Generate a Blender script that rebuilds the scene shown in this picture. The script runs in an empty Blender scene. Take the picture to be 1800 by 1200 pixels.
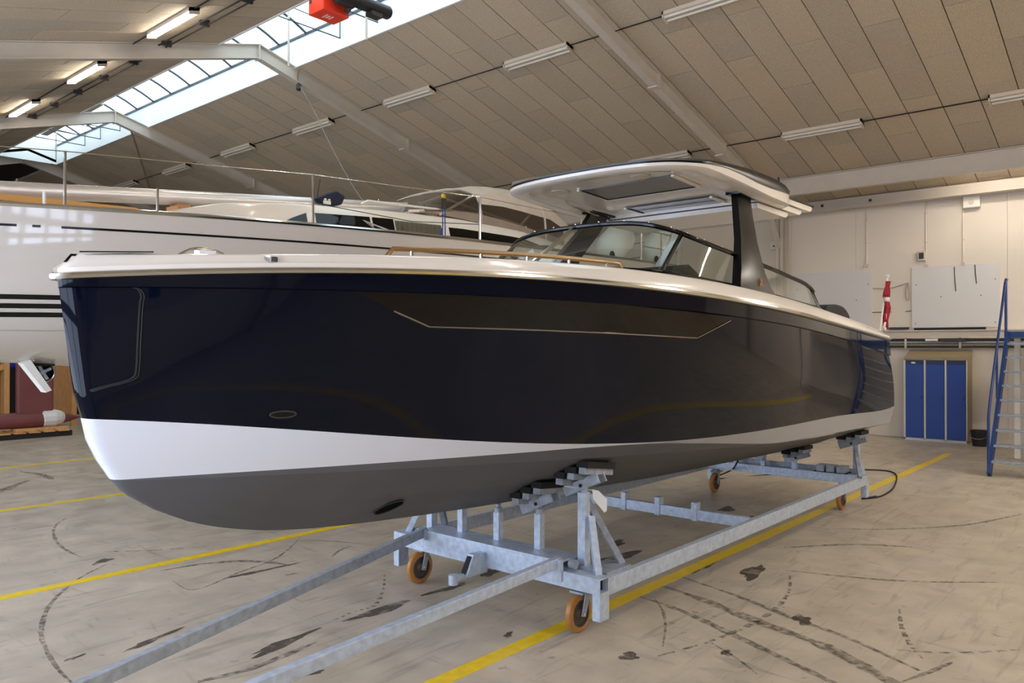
import bpy, math, random
import numpy as np
from mathutils import Vector, Matrix

# ------------------------------------------------------------------ camera, world, light, exposure
scene = bpy.context.scene
col = scene.collection
YAW, PITCH, CAM_H = math.radians(40.95), math.atan(7 / 1375.0), 2.1
cam_data = bpy.data.cameras.new("camera")
cam_data.sensor_width = 36.0
cam_data.lens = 1375.0 / 1800.0 * 36.0
cam_data.clip_end = 200
cam = bpy.data.objects.new("camera", cam_data)
col.objects.link(cam)
cam.location = (0, 0, CAM_H)
cam.rotation_euler = (math.pi / 2 + PITCH, 0, YAW - math.pi / 2)
scene.camera = cam

SKY_PANE = 2.0        # daylight seen through the ridge skylight
DOOR_PANE = 3.6      # daylight through unseen glazing assumed in the left wall, beside the bows
GABLE_PANE = 5.0      # daylight through the unseen gable window assumed behind the photographer
TUBE = 26.0           # lit fluorescent tubes
TUBE_FILL = 100.0      # unseen tubes added behind the photographer to brighten the hall
world = bpy.data.worlds.new("world"); scene.world = world
world.use_nodes = True
world.node_tree.nodes["Background"].inputs[0].default_value = (0.75, 0.87, 1.0, 1)
world.node_tree.nodes["Background"].inputs[1].default_value = 1.0
scene.view_settings.view_transform = 'Standard'
scene.view_settings.look = 'None'
scene.view_settings.gamma = 1.0
scene.view_settings.use_curve_mapping = False
scene.view_settings.exposure = 0.84
scene.cycles.max_bounces = 10
scene.cycles.diffuse_bounces = 5
scene.cycles.transparent_max_bounces = 16
scene.cycles.sample_clamp_indirect = 6.0

rnd = random.Random(7)

# ------------------------------------------------------------------ materials
def lin(c):
    return tuple(((v / 255) / 12.92 if v / 255 <= .04045 else ((v / 255 + .055) / 1.055) ** 2.4) for v in c) + (1.0,)

def mat(name, rgb, rough=.5, metal=0.0, coat=0.0, noise=0.0, nscale=8.0, bump=0.0, bscale=60.0, spec=.5, emit=None, estr=0.0, stretch=(1, 1, 1)):
    m = bpy.data.materials.new(name); m.use_nodes = True
    nt = m.node_tree; b = nt.nodes["Principled BSDF"]
    c = lin(rgb)
    b.inputs["Base Color"].default_value = c
    b.inputs["Roughness"].default_value = rough
    b.inputs["Metallic"].default_value = metal
    b.inputs["Coat Weight"].default_value = coat
    b.inputs["Coat Roughness"].default_value = .03
    b.inputs["Specular IOR Level"].default_value = spec
    if emit:
        b.inputs["Emission Color"].default_value = lin(emit); b.inputs["Emission Strength"].default_value = estr
    if noise or bump:
        geo = nt.nodes.new("ShaderNodeNewGeometry"); mp = nt.nodes.new("ShaderNodeMapping")
        mp.inputs["Scale"].default_value = stretch
        nt.links.new(geo.outputs["Position"], mp.inputs["Vector"])
    if noise:
        n = nt.nodes.new("ShaderNodeTexNoise"); n.inputs["Scale"].default_value = nscale; n.inputs["Detail"].default_value = 5
        nt.links.new(mp.outputs[0], n.inputs["Vector"])
        r = nt.nodes.new("ShaderNodeMapRange"); r.inputs[1].default_value = .3; r.inputs[2].default_value = .7
        r.inputs[3].default_value = 1 - noise; r.inputs[4].default_value = 1 + noise
        nt.links.new(n.outputs["Fac"], r.inputs[0])
        v = nt.nodes.new("ShaderNodeVectorMath"); v.operation = 'SCALE'; v.inputs[0].default_value = c[:3]
        nt.links.new(r.outputs[0], v.inputs["Scale"])
        nt.links.new(v.outputs[0], b.inputs["Base Color"])
    if bump:
        n2 = nt.nodes.new("ShaderNodeTexNoise"); n2.inputs["Scale"].default_value = bscale; n2.inputs["Detail"].default_value = 3
        nt.links.new(mp.outputs[0], n2.inputs["Vector"])
        bp = nt.nodes.new("ShaderNodeBump"); bp.inputs["Strength"].default_value = bump; bp.inputs["Distance"].default_value = .01
        nt.links.new(n2.outputs["Fac"], bp.inputs["Height"]); nt.links.new(bp.outputs[0], b.inputs["Normal"])
    return m

def mat_glass(name, tint, refl=1.0, rough=.02):
    m = bpy.data.materials.new(name); m.use_nodes = True; nt = m.node_tree
    nt.nodes.remove(nt.nodes["Principled BSDF"]); out = nt.nodes["Material Output"]
    t = nt.nodes.new("ShaderNodeBsdfTransparent"); t.inputs[0].default_value = lin(tint)
    g = nt.nodes.new("ShaderNodeBsdfGlossy"); g.inputs["Roughness"].default_value = rough
    f0 = nt.nodes.new("ShaderNodeLayerWeight"); f0.inputs[0].default_value = .5
    f1 = nt.nodes.new("ShaderNodeMath"); f1.operation = 'POWER'; f1.inputs[1].default_value = 5.0; nt.links.new(f0.outputs["Facing"], f1.inputs[0])
    f = nt.nodes.new("ShaderNodeMath"); f.operation = 'MULTIPLY_ADD'; f.inputs[1].default_value = .9; f.inputs[2].default_value = .05; nt.links.new(f1.outputs[0], f.inputs[0])
    k = nt.nodes.new("ShaderNodeMath"); k.operation = 'MULTIPLY'; k.inputs[1].default_value = refl
    mx = nt.nodes.new("ShaderNodeMixShader")
    nt.links.new(f.outputs[0], k.inputs[0]); nt.links.new(k.outputs[0], mx.inputs[0])
    nt.links.new(t.outputs[0], mx.inputs[1]); nt.links.new(g.outputs[0], mx.inputs[2]); nt.links.new(mx.outputs[0], out.inputs[0])
    return m

def mat_emit(name, rgb, s):
    m = bpy.data.materials.new(name); m.use_nodes = True; nt = m.node_tree
    nt.nodes.remove(nt.nodes["Principled BSDF"]); e = nt.nodes.new("ShaderNodeEmission")
    e.inputs[0].default_value = lin(rgb); e.inputs[1].default_value = s
    nt.links.new(e.outputs[0], nt.nodes["Material Output"].inputs[0]); return m

def mat_stain(name, rgb, amount, nscale=6.0, lo=.35, hi=.6, stretch=(1, 1, 1)):
    """dark scuff or oil film on the floor: broken up by noise, bare floor shows through"""
    m = mat(name, rgb, .45); nt = m.node_tree; b = nt.nodes["Principled BSDF"]; out = nt.nodes["Material Output"]
    geo = nt.nodes.new("ShaderNodeNewGeometry"); n = nt.nodes.new("ShaderNodeTexNoise")
    mp = nt.nodes.new("ShaderNodeMapping"); mp.inputs["Scale"].default_value = stretch
    nt.links.new(geo.outputs["Position"], mp.inputs[0])
    n.inputs["Scale"].default_value = nscale; n.inputs["Detail"].default_value = 6
    nt.links.new(mp.outputs[0], n.inputs["Vector"])
    r = nt.nodes.new("ShaderNodeMapRange"); r.inputs[1].default_value = lo; r.inputs[2].default_value = hi
    r.inputs[3].default_value = 0; r.inputs[4].default_value = amount
    nt.links.new(n.outputs["Fac"], r.inputs[0])
    t = nt.nodes.new("ShaderNodeBsdfTransparent"); mx = nt.nodes.new("ShaderNodeMixShader")
    nt.links.new(r.outputs[0], mx.inputs[0]); nt.links.new(t.outputs[0], mx.inputs[1]); nt.links.new(b.outputs[0], mx.inputs[2])
    nt.links.new(mx.outputs[0], out.inputs[0]); return m

def floor_material():
    m = mat("polished_concrete", (176, 160, 140), .3); nt = m.node_tree; b = nt.nodes["Principled BSDF"]; L = nt.links
    geo = nt.nodes.new("ShaderNodeNewGeometry")
    def noise(scale, detail, stretch=(1, 1, 1), rot=0.0, dist=0.0):
        mp = nt.nodes.new("ShaderNodeMapping"); mp.inputs["Scale"].default_value = stretch; mp.inputs["Rotation"].default_value = (0, 0, rot)
        n = nt.nodes.new("ShaderNodeTexNoise"); n.inputs["Scale"].default_value = scale; n.inputs["Detail"].default_value = detail; n.inputs["Distortion"].default_value = dist
        L.new(geo.outputs["Position"], mp.inputs[0]); L.new(mp.outputs[0], n.inputs["Vector"]); return n.outputs["Fac"]
    def rng(src, a, c, lo, hi):
        r = nt.nodes.new("ShaderNodeMapRange"); r.inputs[1].default_value = a; r.inputs[2].default_value = c
        r.inputs[3].default_value = lo; r.inputs[4].default_value = hi; L.new(src, r.inputs[0]); return r.outputs[0]
    def mul(a, c):
        k = nt.nodes.new("ShaderNodeMath"); k.operation = 'MULTIPLY'; L.new(a, k.inputs[0]); L.new(c, k.inputs[1]); return k.outputs[0]
    f = rng(noise(.45, 4), .3, .7, .90, 1.08)
    f = mul(f, rng(noise(3.0, 8), .35, .65, .86, 1.06))
    f = mul(f, rng(noise(1.3, 7, (1, 7, 1), .2, 1.2), .56, .72, 1.0, .70))      # fine drag scuffs along the bays
    f = mul(f, rng(noise(1.1, 7, (5, 1, 1), -.5, 2.0), .60, .74, 1.0, .76))     # and across them
    f = mul(f, rng(noise(9.0, 4), .66, .74, 1.0, .62))                       # small dark spots
    v = nt.nodes.new("ShaderNodeVectorMath"); v.operation = 'SCALE'; v.inputs[0].default_value = lin((193, 180, 159))[:3]
    L.new(f, v.inputs["Scale"]); L.new(v.outputs[0], b.inputs["Base Color"])
    L.new(rng(noise(2.5, 6), .3, .7, .28, .5), b.inputs["Roughness"])
    return m

def hull_material():
    """navy topsides, white band, grey antifouling: boundaries are paint lines running along the hull"""
    m = mat("painted_hull", (8, 12, 22), .06, spec=.2); nt = m.node_tree; b = nt.nodes["Principled BSDF"]; L = nt.links
    geo = nt.nodes.new("ShaderNodeNewGeometry"); sp = nt.nodes.new("ShaderNodeSeparateXYZ"); L.new(geo.outputs["Position"], sp.inputs[0])
    def line(pts):
        mr = nt.nodes.new("ShaderNodeMapRange"); mr.inputs[1].default_value = 1.0; mr.inputs[2].default_value = 11.0
        L.new(sp.outputs["X"], mr.inputs[0])
        fc = nt.nodes.new("ShaderNodeFloatCurve"); c = fc.mapping.curves[0]
        for i, (x, z) in enumerate(pts):
            u, w = (x - 1) / 10, (z - 1) 
            if i < 2:
                c.points[i].location = (u, w)
            else:
                c.points.new(u, w)
        fc.mapping.update(); L.new(mr.outputs[0], fc.inputs["Value"])
        s = nt.nodes.new("ShaderNodeMath"); s.operation = 'SUBTRACT'; L.new(sp.outputs["Z"], s.inputs[0])
        ad = nt.nodes.new("ShaderNodeMath"); ad.operation = 'ADD'; ad.inputs[1].default_value = 1.0
        L.new(fc.outputs[0], ad.inputs[0]); L.new(ad.outputs[0], s.inputs[1])
        st = nt.nodes.new("ShaderNodeMath"); st.operation = 'GREATER_THAN'; st.inputs[1].default_value = 0; L.new(s.outputs[0], st.inputs[0])
        return st.outputs[0]
    anti = line([(1.0, 1.40), (1.7, 1.40), (3.0, 1.385), (4.0, 1.378), (4.6, 1.376), (5.1, 1.362), (5.6, 1.325), (6.2, 1.27), (7.0, 1.20), (8.0, 1.14), (9.0, 1.10), (11.0, 1.04)])
    attr = nt.nodes.new("ShaderNodeAttribute"); attr.attribute_name = "topside"
    nz = nt.nodes.new("ShaderNodeTexNoise"); nz.inputs["Scale"].default_value = 1.6; nz.inputs["Detail"].default_value = 6
    L.new(geo.outputs["Position"], nz.inputs["Vector"])
    rr = nt.nodes.new("ShaderNodeMapRange"); rr.inputs[3].default_value = .85; rr.inputs[4].default_value = 1.12; L.new(nz.outputs["Fac"], rr.inputs[0])
    gs = nt.nodes.new("ShaderNodeVectorMath"); gs.operation = 'SCALE'; gs.inputs[0].default_value = lin((98, 98, 101))[:3]; L.new(rr.outputs[0], gs.inputs["Scale"])
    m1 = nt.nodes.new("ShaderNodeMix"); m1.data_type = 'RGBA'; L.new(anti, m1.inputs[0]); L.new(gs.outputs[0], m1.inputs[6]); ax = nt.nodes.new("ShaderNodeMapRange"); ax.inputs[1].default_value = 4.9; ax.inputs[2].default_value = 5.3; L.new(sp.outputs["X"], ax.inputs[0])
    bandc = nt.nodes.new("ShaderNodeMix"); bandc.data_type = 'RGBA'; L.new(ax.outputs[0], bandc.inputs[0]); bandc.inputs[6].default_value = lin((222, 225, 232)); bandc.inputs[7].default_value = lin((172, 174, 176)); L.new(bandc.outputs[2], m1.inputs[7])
    m2 = nt.nodes.new("ShaderNodeMix"); m2.data_type = 'RGBA'; L.new(attr.outputs["Fac"], m2.inputs[0]); L.new(m1.outputs[2], m2.inputs[6]); m2.inputs[7].default_value = lin((6, 12, 26))
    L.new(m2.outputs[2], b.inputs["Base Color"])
    ro = nt.nodes.new("ShaderNodeMapRange"); ro.inputs[3].default_value = .55; ro.inputs[4].default_value = .12; L.new(anti, ro.inputs[0])
    ro2 = nt.nodes.new("ShaderNodeMix"); ro2.inputs[3].default_value = .035; L.new(attr.outputs["Fac"], ro2.inputs[0]); L.new(ro.outputs[0], ro2.inputs[2])
    L.new(ro2.outputs[0], b.inputs["Roughness"])
    return m

M = {}
M['floor'] = floor_material()
M['hull'] = hull_material()
M['woodwool'] = mat("wood_wool_board", (190, 175, 152), .95, noise=.16, nscale=45, bump=.6, bscale=140)
M['woodwool2'] = mat("wood_wool_board_greyer", (183, 169, 148), .95, noise=.16, nscale=45, bump=.6, bscale=140)
M['woodwool3'] = mat("wood_wool_board_warmer", (193, 176, 151), .95, noise=.16, nscale=45, bump=.6, bscale=140)
M['gap'] = mat("dark_joint", (44, 36, 30), .9)
M['steel_white'] = mat("painted_steel", (196, 186, 172), .45, noise=.04, nscale=3)
M['curb'] = mat("white_curb_board", (232, 232, 228), .5)
M['wall'] = mat("cream_wall", (222, 211, 196), .6, noise=.03, nscale=.6)
M['wall_dark'] = mat("brown_wall", (150, 132, 116), .8, noise=.06, nscale=.8)
M['sky'] = mat_emit("skylight_daylight", (200, 222, 236), SKY_PANE)
M['daylight'] = mat_emit("window_daylight", (214, 228, 255), DOOR_PANE)
M['daylight_gable'] = mat_emit("gable_daylight", (225, 234, 255), GABLE_PANE)
M['tube_on'] = mat_emit("lit_tube", (255, 247, 234), TUBE)
M['tube_fill'] = mat_emit("added_fill_tube", (255, 246, 232), TUBE_FILL)
M['tube_off'] = mat("unlit_tube", (222, 214, 200), .35)
M['lamp_body'] = mat("lamp_housing", (205, 192, 174), .45)
M['dark_metal'] = mat("dark_metal", (58, 54, 52), .5, metal=.3)
M['rib'] = mat("grey_rib", (70, 76, 82), .45, metal=.3)
M['yellow'] = mat("yellow_floor_paint", (236, 200, 20), .4, noise=.08, nscale=14)
M['white_gel'] = mat("white_gelcoat", (232, 225, 214), .18, coat=.5)
M['sail_white'] = mat("yacht_gelcoat", (196, 187, 176), .07, coat=.7)
M['cabin_white'] = mat("cabin_gelcoat", (232, 222, 206), .25, coat=.3)
M['steel'] = mat("stainless_steel", (200, 198, 192), .14, metal=1.0)
M['galv'] = mat("galvanised_steel", (186, 198, 213), .42, metal=.25, noise=.16, nscale=22)
M['galv2'] = mat("worn_galvanised_steel", (158, 166, 176), .5, metal=.25, noise=.2, nscale=18)
M['black'] = mat("black_gloss", (9, 9, 10), .1, spec=.35)
M['black_satin'] = mat("black_satin", (12, 12, 13), .28, spec=.3)
M['black_matt'] = mat("black_rubber", (20, 20, 21), .7)
M['tunnel'] = mat("shade_black", (5, 5, 6), .9, spec=.1)
M['navy'] = mat("navy_canvas", (22, 28, 48), .8)
M['win_dark'] = mat("smoked_glass", (10, 7, 5), .03, spec=.3)
M['glass'] = mat_glass("clear_glass", (214, 224, 220), 1.0)
M['vinyl'] = mat_glass("clear_vinyl", (200, 194, 188), 2.4, .1)
M['canvas'] = mat("beige_canvas", (198, 182, 164), .85, noise=.06, nscale=4)
M['canvas2'] = mat("taupe_canvas", (150, 132, 116), .85, noise=.06, nscale=4)
M['hatch_grey'] = mat("tinted_hatch", (120, 120, 124), .12)
M['bronze'] = mat("bronze_rail", (150, 118, 76), .3, metal=.7)
M['teak'] = mat("varnished_wood", (176, 128, 78), .5, noise=.15, nscale=5, stretch=(1, 8, 8))
M['plywood'] = mat("plywood", (182, 132, 82), .7, noise=.15, nscale=4, stretch=(6, 6, 1))
M['timber'] = mat("pine_timber", (214, 160, 98), .7, noise=.12, nscale=5, stretch=(6, 6, 1))
M['orange_wheel'] = mat("amber_wheel_tread", (176, 122, 62), .4, noise=.12, nscale=10)
M['hub'] = mat("brown_wheel_hub", (92, 80, 70), .5, metal=.4)
M['red'] = mat("red_paint", (226, 58, 34), .35)
M['white_print'] = mat("white_print", (230, 190, 180), .5)
M['blue'] = mat("blue_door", (4, 56, 140), .4)
M['blue_dark'] = mat("blue_door_top", (8, 22, 60), .4)
M['blue_steel'] = mat("blue_painted_steel", (24, 58, 118), .4)
M['olive'] = mat("olive_locker_steel", (150, 134, 104), .5)
M['locker_trim'] = mat("locker_frame", (206, 206, 204), .5)
M['board'] = mat("white_board", (214, 211, 207), .4)
M['plastic_white'] = mat("white_plastic", (228, 224, 216), .4)
M['plastic_black'] = mat("black_plastic", (26, 26, 28), .45)
M['flag_red'] = mat("flag_red", (150, 16, 36), .8)
M['flag_white'] = mat("flag_white", (236, 228, 222), .8)
M['keel_red'] = mat("red_primer", (122, 66, 64), .6, noise=.08, nscale=3)
M['sail_grey'] = mat("grey_hull_line", (170, 160, 152), .6)
M['fender'] = mat("white_vinyl_fender", (226, 228, 218), .35)
M['rope_blue'] = mat("blue_rope", (40, 74, 140), .8)
M['rope'] = mat("pale_rope", (176, 160, 140), .8)
M['chain'] = mat("dull_chain", (120, 110, 100), .6)
M['brass'] = mat("brass", (210, 170, 60), .3, metal=.6)
M['copper'] = mat("copper_emblem", (196, 120, 80), .3, metal=.7)
M['tarp_blue'] = mat("blue_tarpaulin", (20, 40, 150), .6)
M['skid'] = mat_stain("rubber_skid", (96, 84, 73), .62, 16, .32, .66)
M['oil'] = mat_stain("oil_patch", (84, 72, 64), .85, 7, .25, .55)
M['yellow_beam'] = mat("amber_lacquer", (196, 140, 50), .35)
M['mesh_dark'] = mat("dark_interior", (24, 22, 20), .8)
M['alu'] = mat("anodised_mast", (214, 208, 202), .3, metal=.5)

# ------------------------------------------------------------------ mesh helpers
def worldloc(o):
    v = Vector((0, 0, 0))
    while o is not None:
        v += o.location; o = o.parent
    return v

class MB:
    def __init__(s):
        s.v = []; s.f = []
    def add(s, vs, fs):
        k = len(s.v); s.v += [tuple(float(c) for c in p) for p in vs]; s.f += [tuple(i + k for i in f) for f in fs]; return s
    def box(s, a, b):
        x0, y0, z0 = a; x1, y1, z1 = b
        return s.add([(x0, y0, z0), (x1, y0, z0), (x1, y1, z0), (x0, y1, z0), (x0, y0, z1), (x1, y0, z1), (x1, y1, z1), (x0, y1, z1)],
                     [(0, 3, 2, 1), (4, 5, 6, 7), (0, 1, 5, 4), (1, 2, 6, 5), (2, 3, 7, 6), (3, 0, 4, 7)])
    def cbox(s, c, d):
        return s.box([c[i] - d[i] / 2 for i in range(3)], [c[i] + d[i] / 2 for i in range(3)])
    def bar(s, p0, p1, w, h, up=(0, 0, 1)):
        p0, p1 = Vector(p0), Vector(p1); d = (p1 - p0).normalized(); u = Vector(up)
        sd = d.cross(u)
        if sd.length < 1e-4: sd = d.cross(Vector((1, 0, 0)))
        sd.normalize(); u = sd.cross(d).normalized()
        q = [sd * (-w / 2) - u * (h / 2), sd * (w / 2) - u * (h / 2), sd * (w / 2) + u * (h / 2), sd * (-w / 2) + u * (h / 2)]
        return s.add([p0 + k for k in q] + [p1 + k for k in q], [(0, 1, 2, 3)[::-1], (4, 5, 6, 7), (0, 1, 5, 4), (1, 2, 6, 5), (2, 3, 7, 6), (3, 0, 4, 7)])
    def tube(s, pts, r, n=8, closed=False):
        pts = [Vector(p) for p in pts]; m = len(pts); rs = r if isinstance(r, (list, tuple)) else [r] * m
        ref = None; base = len(s.v); vs = []; fs = []
        for i, p in enumerate(pts):
            if closed: d = pts[(i + 1) % m] - pts[i - 1]
            else: d = pts[min(i + 1, m - 1)] - pts[max(i - 1, 0)]
            d.normalize()
            if ref is None:
                ref = Vector((0, 0, 1)) if abs(d.z) < .9 else Vector((1, 0, 0))
            a = (ref - d * ref.dot(d)).normalized(); ref = a; b = d.cross(a)
            for k in range(n):
                t = 2 * math.pi * k / n
                vs.append(p + (a * math.cos(t) + b * math.sin(t)) * rs[i])
        for i in range(m if closed else m - 1):
            j = (i + 1) % m
            for k in range(n):
                fs.append((i * n + k, i * n + (k + 1) % n, j * n + (k + 1) % n, j * n + k))
        if not closed:
            fs.append(tuple(range(n))[::-1]); fs.append(tuple((m - 1) * n + k for k in range(n)))
        return s.add(vs, fs)
    def lathe(s, c, prof, axis=(0, 0, 1), n=24, caps=True):
        """prof: (radius, distance along the axis)"""
        c = Vector(c); d = Vector(axis).normalized(); a = d.orthogonal().normalized(); b = d.cross(a); vs = []; fs = []
        for r, h in prof:
            for k in range(n):
                t = 2 * math.pi * k / n; vs.append(c + d * h + (a * math.cos(t) + b * math.sin(t)) * max(r, 1e-4))
        for i in range(len(prof) - 1):
            for k in range(n):
                fs.append((i * n + k, i * n + (k + 1) % n, (i + 1) * n + (k + 1) % n, (i + 1) * n + k))
        if caps: fs.append(tuple(range(n))[::-1]); fs.append(tuple((len(prof) - 1) * n + k for k in range(n)))
        return s.add(vs, fs)
    def prism(s, poly, off):
        """closed polygon of 3-d points, pushed along off"""
        n = len(poly); off = Vector(off); q = [Vector(p) for p in poly]
        return s.add(q + [p + off for p in q], [tuple(range(n))[::-1], tuple(range(n, 2 * n))] + [(i, (i + 1) % n, (i + 1) % n + n, i + n) for i in range(n)])
    def grid(s, rows, closed=False):
        nr, nc = len(rows), len(rows[0]); vs = [p for r in rows for p in r]; fs = []
        for i in range(nr - 1):
            for k in range(nc if closed else nc - 1):
                j = (k + 1) % nc
                fs.append((i * nc + k, i * nc + j, (i + 1) * nc + j, (i + 1) * nc + k))
        return s.add(vs, fs)
    def poly(s, pts):
        return s.add(pts, [tuple(range(len(pts)))])
    def build(s, name, m, parent=None, smooth=False, origin=None, angle=35, bevel=0.0, solid=0.0):
        me = bpy.data.meshes.new(name)
        vs = np.array(s.v, float)
        if origin is None:
            if parent is not None: origin = worldloc(parent)
            else:
                lo, hi = vs.min(0), vs.max(0); origin = Vector(((lo[0] + hi[0]) / 2, (lo[1] + hi[1]) / 2, lo[2]))
        o3 = np.array(origin)
        me.from_pydata([tuple(p) for p in (vs - o3)], [], s.f)
        me.materials.append(M[m] if isinstance(m, str) else m)
        if smooth:
            me.shade_smooth(); me.set_sharp_from_angle(angle=math.radians(angle))
        me.update()
        o = bpy.data.objects.new(name, me); col.objects.link(o)
        if parent is not None:
            o.parent = parent; o.location = Vector(origin) - worldloc(parent)
        else: o.location = origin
        if bevel:
            bv = o.modifiers.new("bevel", 'BEVEL'); bv.width = bevel; bv.segments = 2; bv.limit_method = 'ANGLE'
        if solid:
            sm = o.modifiers.new("solid", 'SOLIDIFY'); sm.thickness = solid; sm.offset = 0
        return o

def tag(o, label, cat=None, group=None, kind=None):
    o["label"] = label
    if cat: o["category"] = cat
    if group: o["group"] = group
    if kind: o["kind"] = kind
    return o
def lab(o, label):
    o["label"] = label; return o
def thing(name, loc, label, cat, group=None, kind=None):
    o = bpy.data.objects.new(name, None); o.empty_display_size = .2; col.objects.link(o); o.location = loc
    return tag(o, label, cat, group, kind)
def part(name, loc, parent):
    """an Empty that holds the pieces of one part"""
    o = bpy.data.objects.new(name, None); o.empty_display_size = .1; col.objects.link(o); o.parent = parent
    o.location = Vector(loc) - worldloc(parent); return o
def copy_tree(o, parent=None):
    c = o.copy(); col.objects.link(c); c.parent = parent
    for ch in list(o.children): copy_tree(ch, c)
    return c
def inst(name, me, parent, loc, rot=(0, 0, 0), scale=None):
    """one more piece sharing a mesh; loc in world space"""
    o = bpy.data.objects.new(name, me); col.objects.link(o); o.parent = parent
    o.location = Vector(loc) - (worldloc(parent) if parent else Vector((0, 0, 0))); o.rotation_euler = rot
    if scale: o.scale = scale
    return o
def spline(pts, n=6):
    """Catmull-Rom through 3-d points"""
    P = [np.array(p, float) for p in pts]; out = []
    for i in range(len(P) - 1):
        p0 = P[i - 1] if i else 2 * P[0] - P[1]; p1, p2 = P[i], P[i + 1]; p3 = P[i + 2] if i + 2 < len(P) else 2 * P[-1] - P[-2]
        for k in range(n):
            t = k / n
            out.append(.5 * ((2 * p1) + (-p0 + p2) * t + (2 * p0 - 5 * p1 + 4 * p2 - p3) * t * t + (-p0 + 3 * p1 - 3 * p2 + p3) * t ** 3))
    out.append(P[-1]); return [tuple(p) for p in out]

# ------------------------------------------------------------------ the hall
XL, XR, YB, YF = -1.5, 19.53, -11.0, 36.0
RX, RZ, SL = 9.0, 8.5, .28                      # ridge and roof slope
FRAMES = [-6.7, .52, 7.75, 14.97, 22.2, 29.4]
roofz = lambda x: RZ - SL * abs(x - RX)
SKX0, SKX1, SKY0, SKY1 = 8.13, 9.87, 2.0, 29.0  # skylight opening

floor = tag(MB().box((XL, YB, -.2), (XR, YF, 0)).build("floor", 'floor'), "scuffed grey-brown polished concrete hall floor", "floor", kind="structure")
LINES = [(-.4, XL + .6, 17.0, "yellow line beside the photographer"), (3.555, 1.2, 17.08, "yellow line under the near trailer rail"), (7.483, 0.2, 17.05, "second yellow line"),
         (11.43, .2, 17.05, "third yellow line"), (15.42, .2, 17.05, "farthest yellow line")]
for y, x0, x1, lb in LINES:
    hw = .13 if y < 0 else .065  # unseen near line widened to strengthen its reflection in the hull
    lab(MB().box((x0, y - hw, 0), (x1, y + hw, .0022)).build("painted_line", 'yellow', floor), lb)

def flat_strip(pts, w, z=.0016, n=5, dash=None, taper=True):
    """ragged flat mark along a curve on the floor"""
    c = spline([(p[0], p[1], 0) for p in pts], n); mb = MB(); segs = []
    for i, p in enumerate(c):
        a = np.array(c[max(i - 1, 0)]); b = np.array(c[min(i + 1, len(c) - 1)]); d = b - a; d /= np.linalg.norm(d) + 1e-9
        k = math.sin(math.pi * min(max(i / (len(c) - 1), .04), .96)) ** .4 if taper else 1
        hw = w / 2 * k * rnd.uniform(.65, 1.25); nrm = np.array((-d[1], d[0], 0))
        segs.append((np.array(p) + nrm * hw, np.array(p) - nrm * hw))
    for i in range(len(segs) - 1):
        if dash and i % dash[1] >= dash[0]: continue
        (a, b), (c2, d) = segs[i], segs[i + 1]
        mb.add([(a[0], a[1], z), (b[0], b[1], z), (d[0], d[1], z), (c2[0], c2[1], z)], [(0, 1, 2, 3)])
    return mb
SKIDS = [
    ([(3.64, 10.34), (3.46, 10.1), (3.27, 9.66), (3.12, 9.09), (3.07, 8.66), (3.07, 8.34)], .03, None),
    ([(3.12, 7.86), (2.84, 7.64), (2.6, 7.37), (2.36, 7.02), (2.19, 6.67), (2.06, 6.32), (1.98, 5.98), (1.91, 5.55), (1.89, 5.26)], .03, None),
    ([(3.3, 8.37), (3.67, 8.04), (4.08, 7.77)], .03, (2, 3)),
    ([(3.36, 7.26), (3.71, 7.19), (4.02, 7.01), (4.19, 6.74), (4.27, 6.48)], .055, None),
    ([(4.97, 7.38), (4.56, 7.01), (4.22, 6.78), (3.82, 6.66), (3.3, 6.47), (3.29, 6.86)], .02, None),
    ([(4.9, 7.24), (5.08, 6.97), (5.27, 6.53)], .02, None),
    ([(3.65, 12.85), (3.95, 13.3), (4.27, 13.67)], .12, None),
    ([(4.48, 14.74), (4.6, 14.09), (4.55, 13.5)], .1, None),
    ([(5.1, 6.65), (4.92, 6.6), (4.71, 6.46)], .03, None),
    ([(4.66, 5.59), (4.36, 5.25), (4.05, 4.99), (3.85, 4.99), (3.61, 4.95)], .03, (1, 2)),
    ([(2.41, 4.69), (2.75, 4.62), (3.28, 4.68)], .05, None),
    ([(6.04, 3.54), (5.92, 3.05), (5.72, 2.48), (5.56, 1.93), (5.25, 1.42), (4.9, .8)], .09, None),
    ([(5.66, 3.52), (5.56, 3.05), (5.38, 2.59), (5.17, 2.09), (5.0, 1.7), (4.7, 1.1)], .06, None),
    ([(6.38, 3.5), (6.2, 2.89), (5.98, 2.33), (5.83, 1.87), (5.55, 1.33)], .045, None),
    ([(7.06, 2.77), (6.61, 2.6), (6.19, 2.52), (5.8, 2.5), (5.44, 2.53), (5.06, 2.6), (4.58, 2.75)], .035, (2, 3)),
    ([(7.2, 2.87), (7.37, 2.36), (7.61, 1.87), (8.12, 1.24)], .035, None),
    ([(6.74, 1.76), (6.33, 1.64), (5.98, 1.49), (5.73, 1.34)], .03, (2, 3)),
    ([(5.82, 1.54), (5.99, 1.27), (6.22, 1.04), (6.41, .88)], .03, (2, 3)),
    ([(5.84, 1.2), (5.59, 1.27), (5.29, 1.37)], .03, None),
    ([(5.7, 3.38), (5.46, 3.16), (5.17, 2.97), (4.82, 2.79)], .02, None),
    ([(5.1, 2.56), (4.97, 2.32), (4.81, 2.1)], .02, None),
    ([(9.2, 3.1), (9.6, 2.6), (10.4, 2.0), (11.5, 1.6)], .04, None),
    ([(8.0, 3.2), (8.6, 2.7), (8.9, 2.2)], .05, None),
]
for pts, w, dash in SKIDS:
    flat_strip(pts, w * 1.25, dash=dash, n=7 if dash else 5).build("skid_mark", 'skid', floor)
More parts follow.
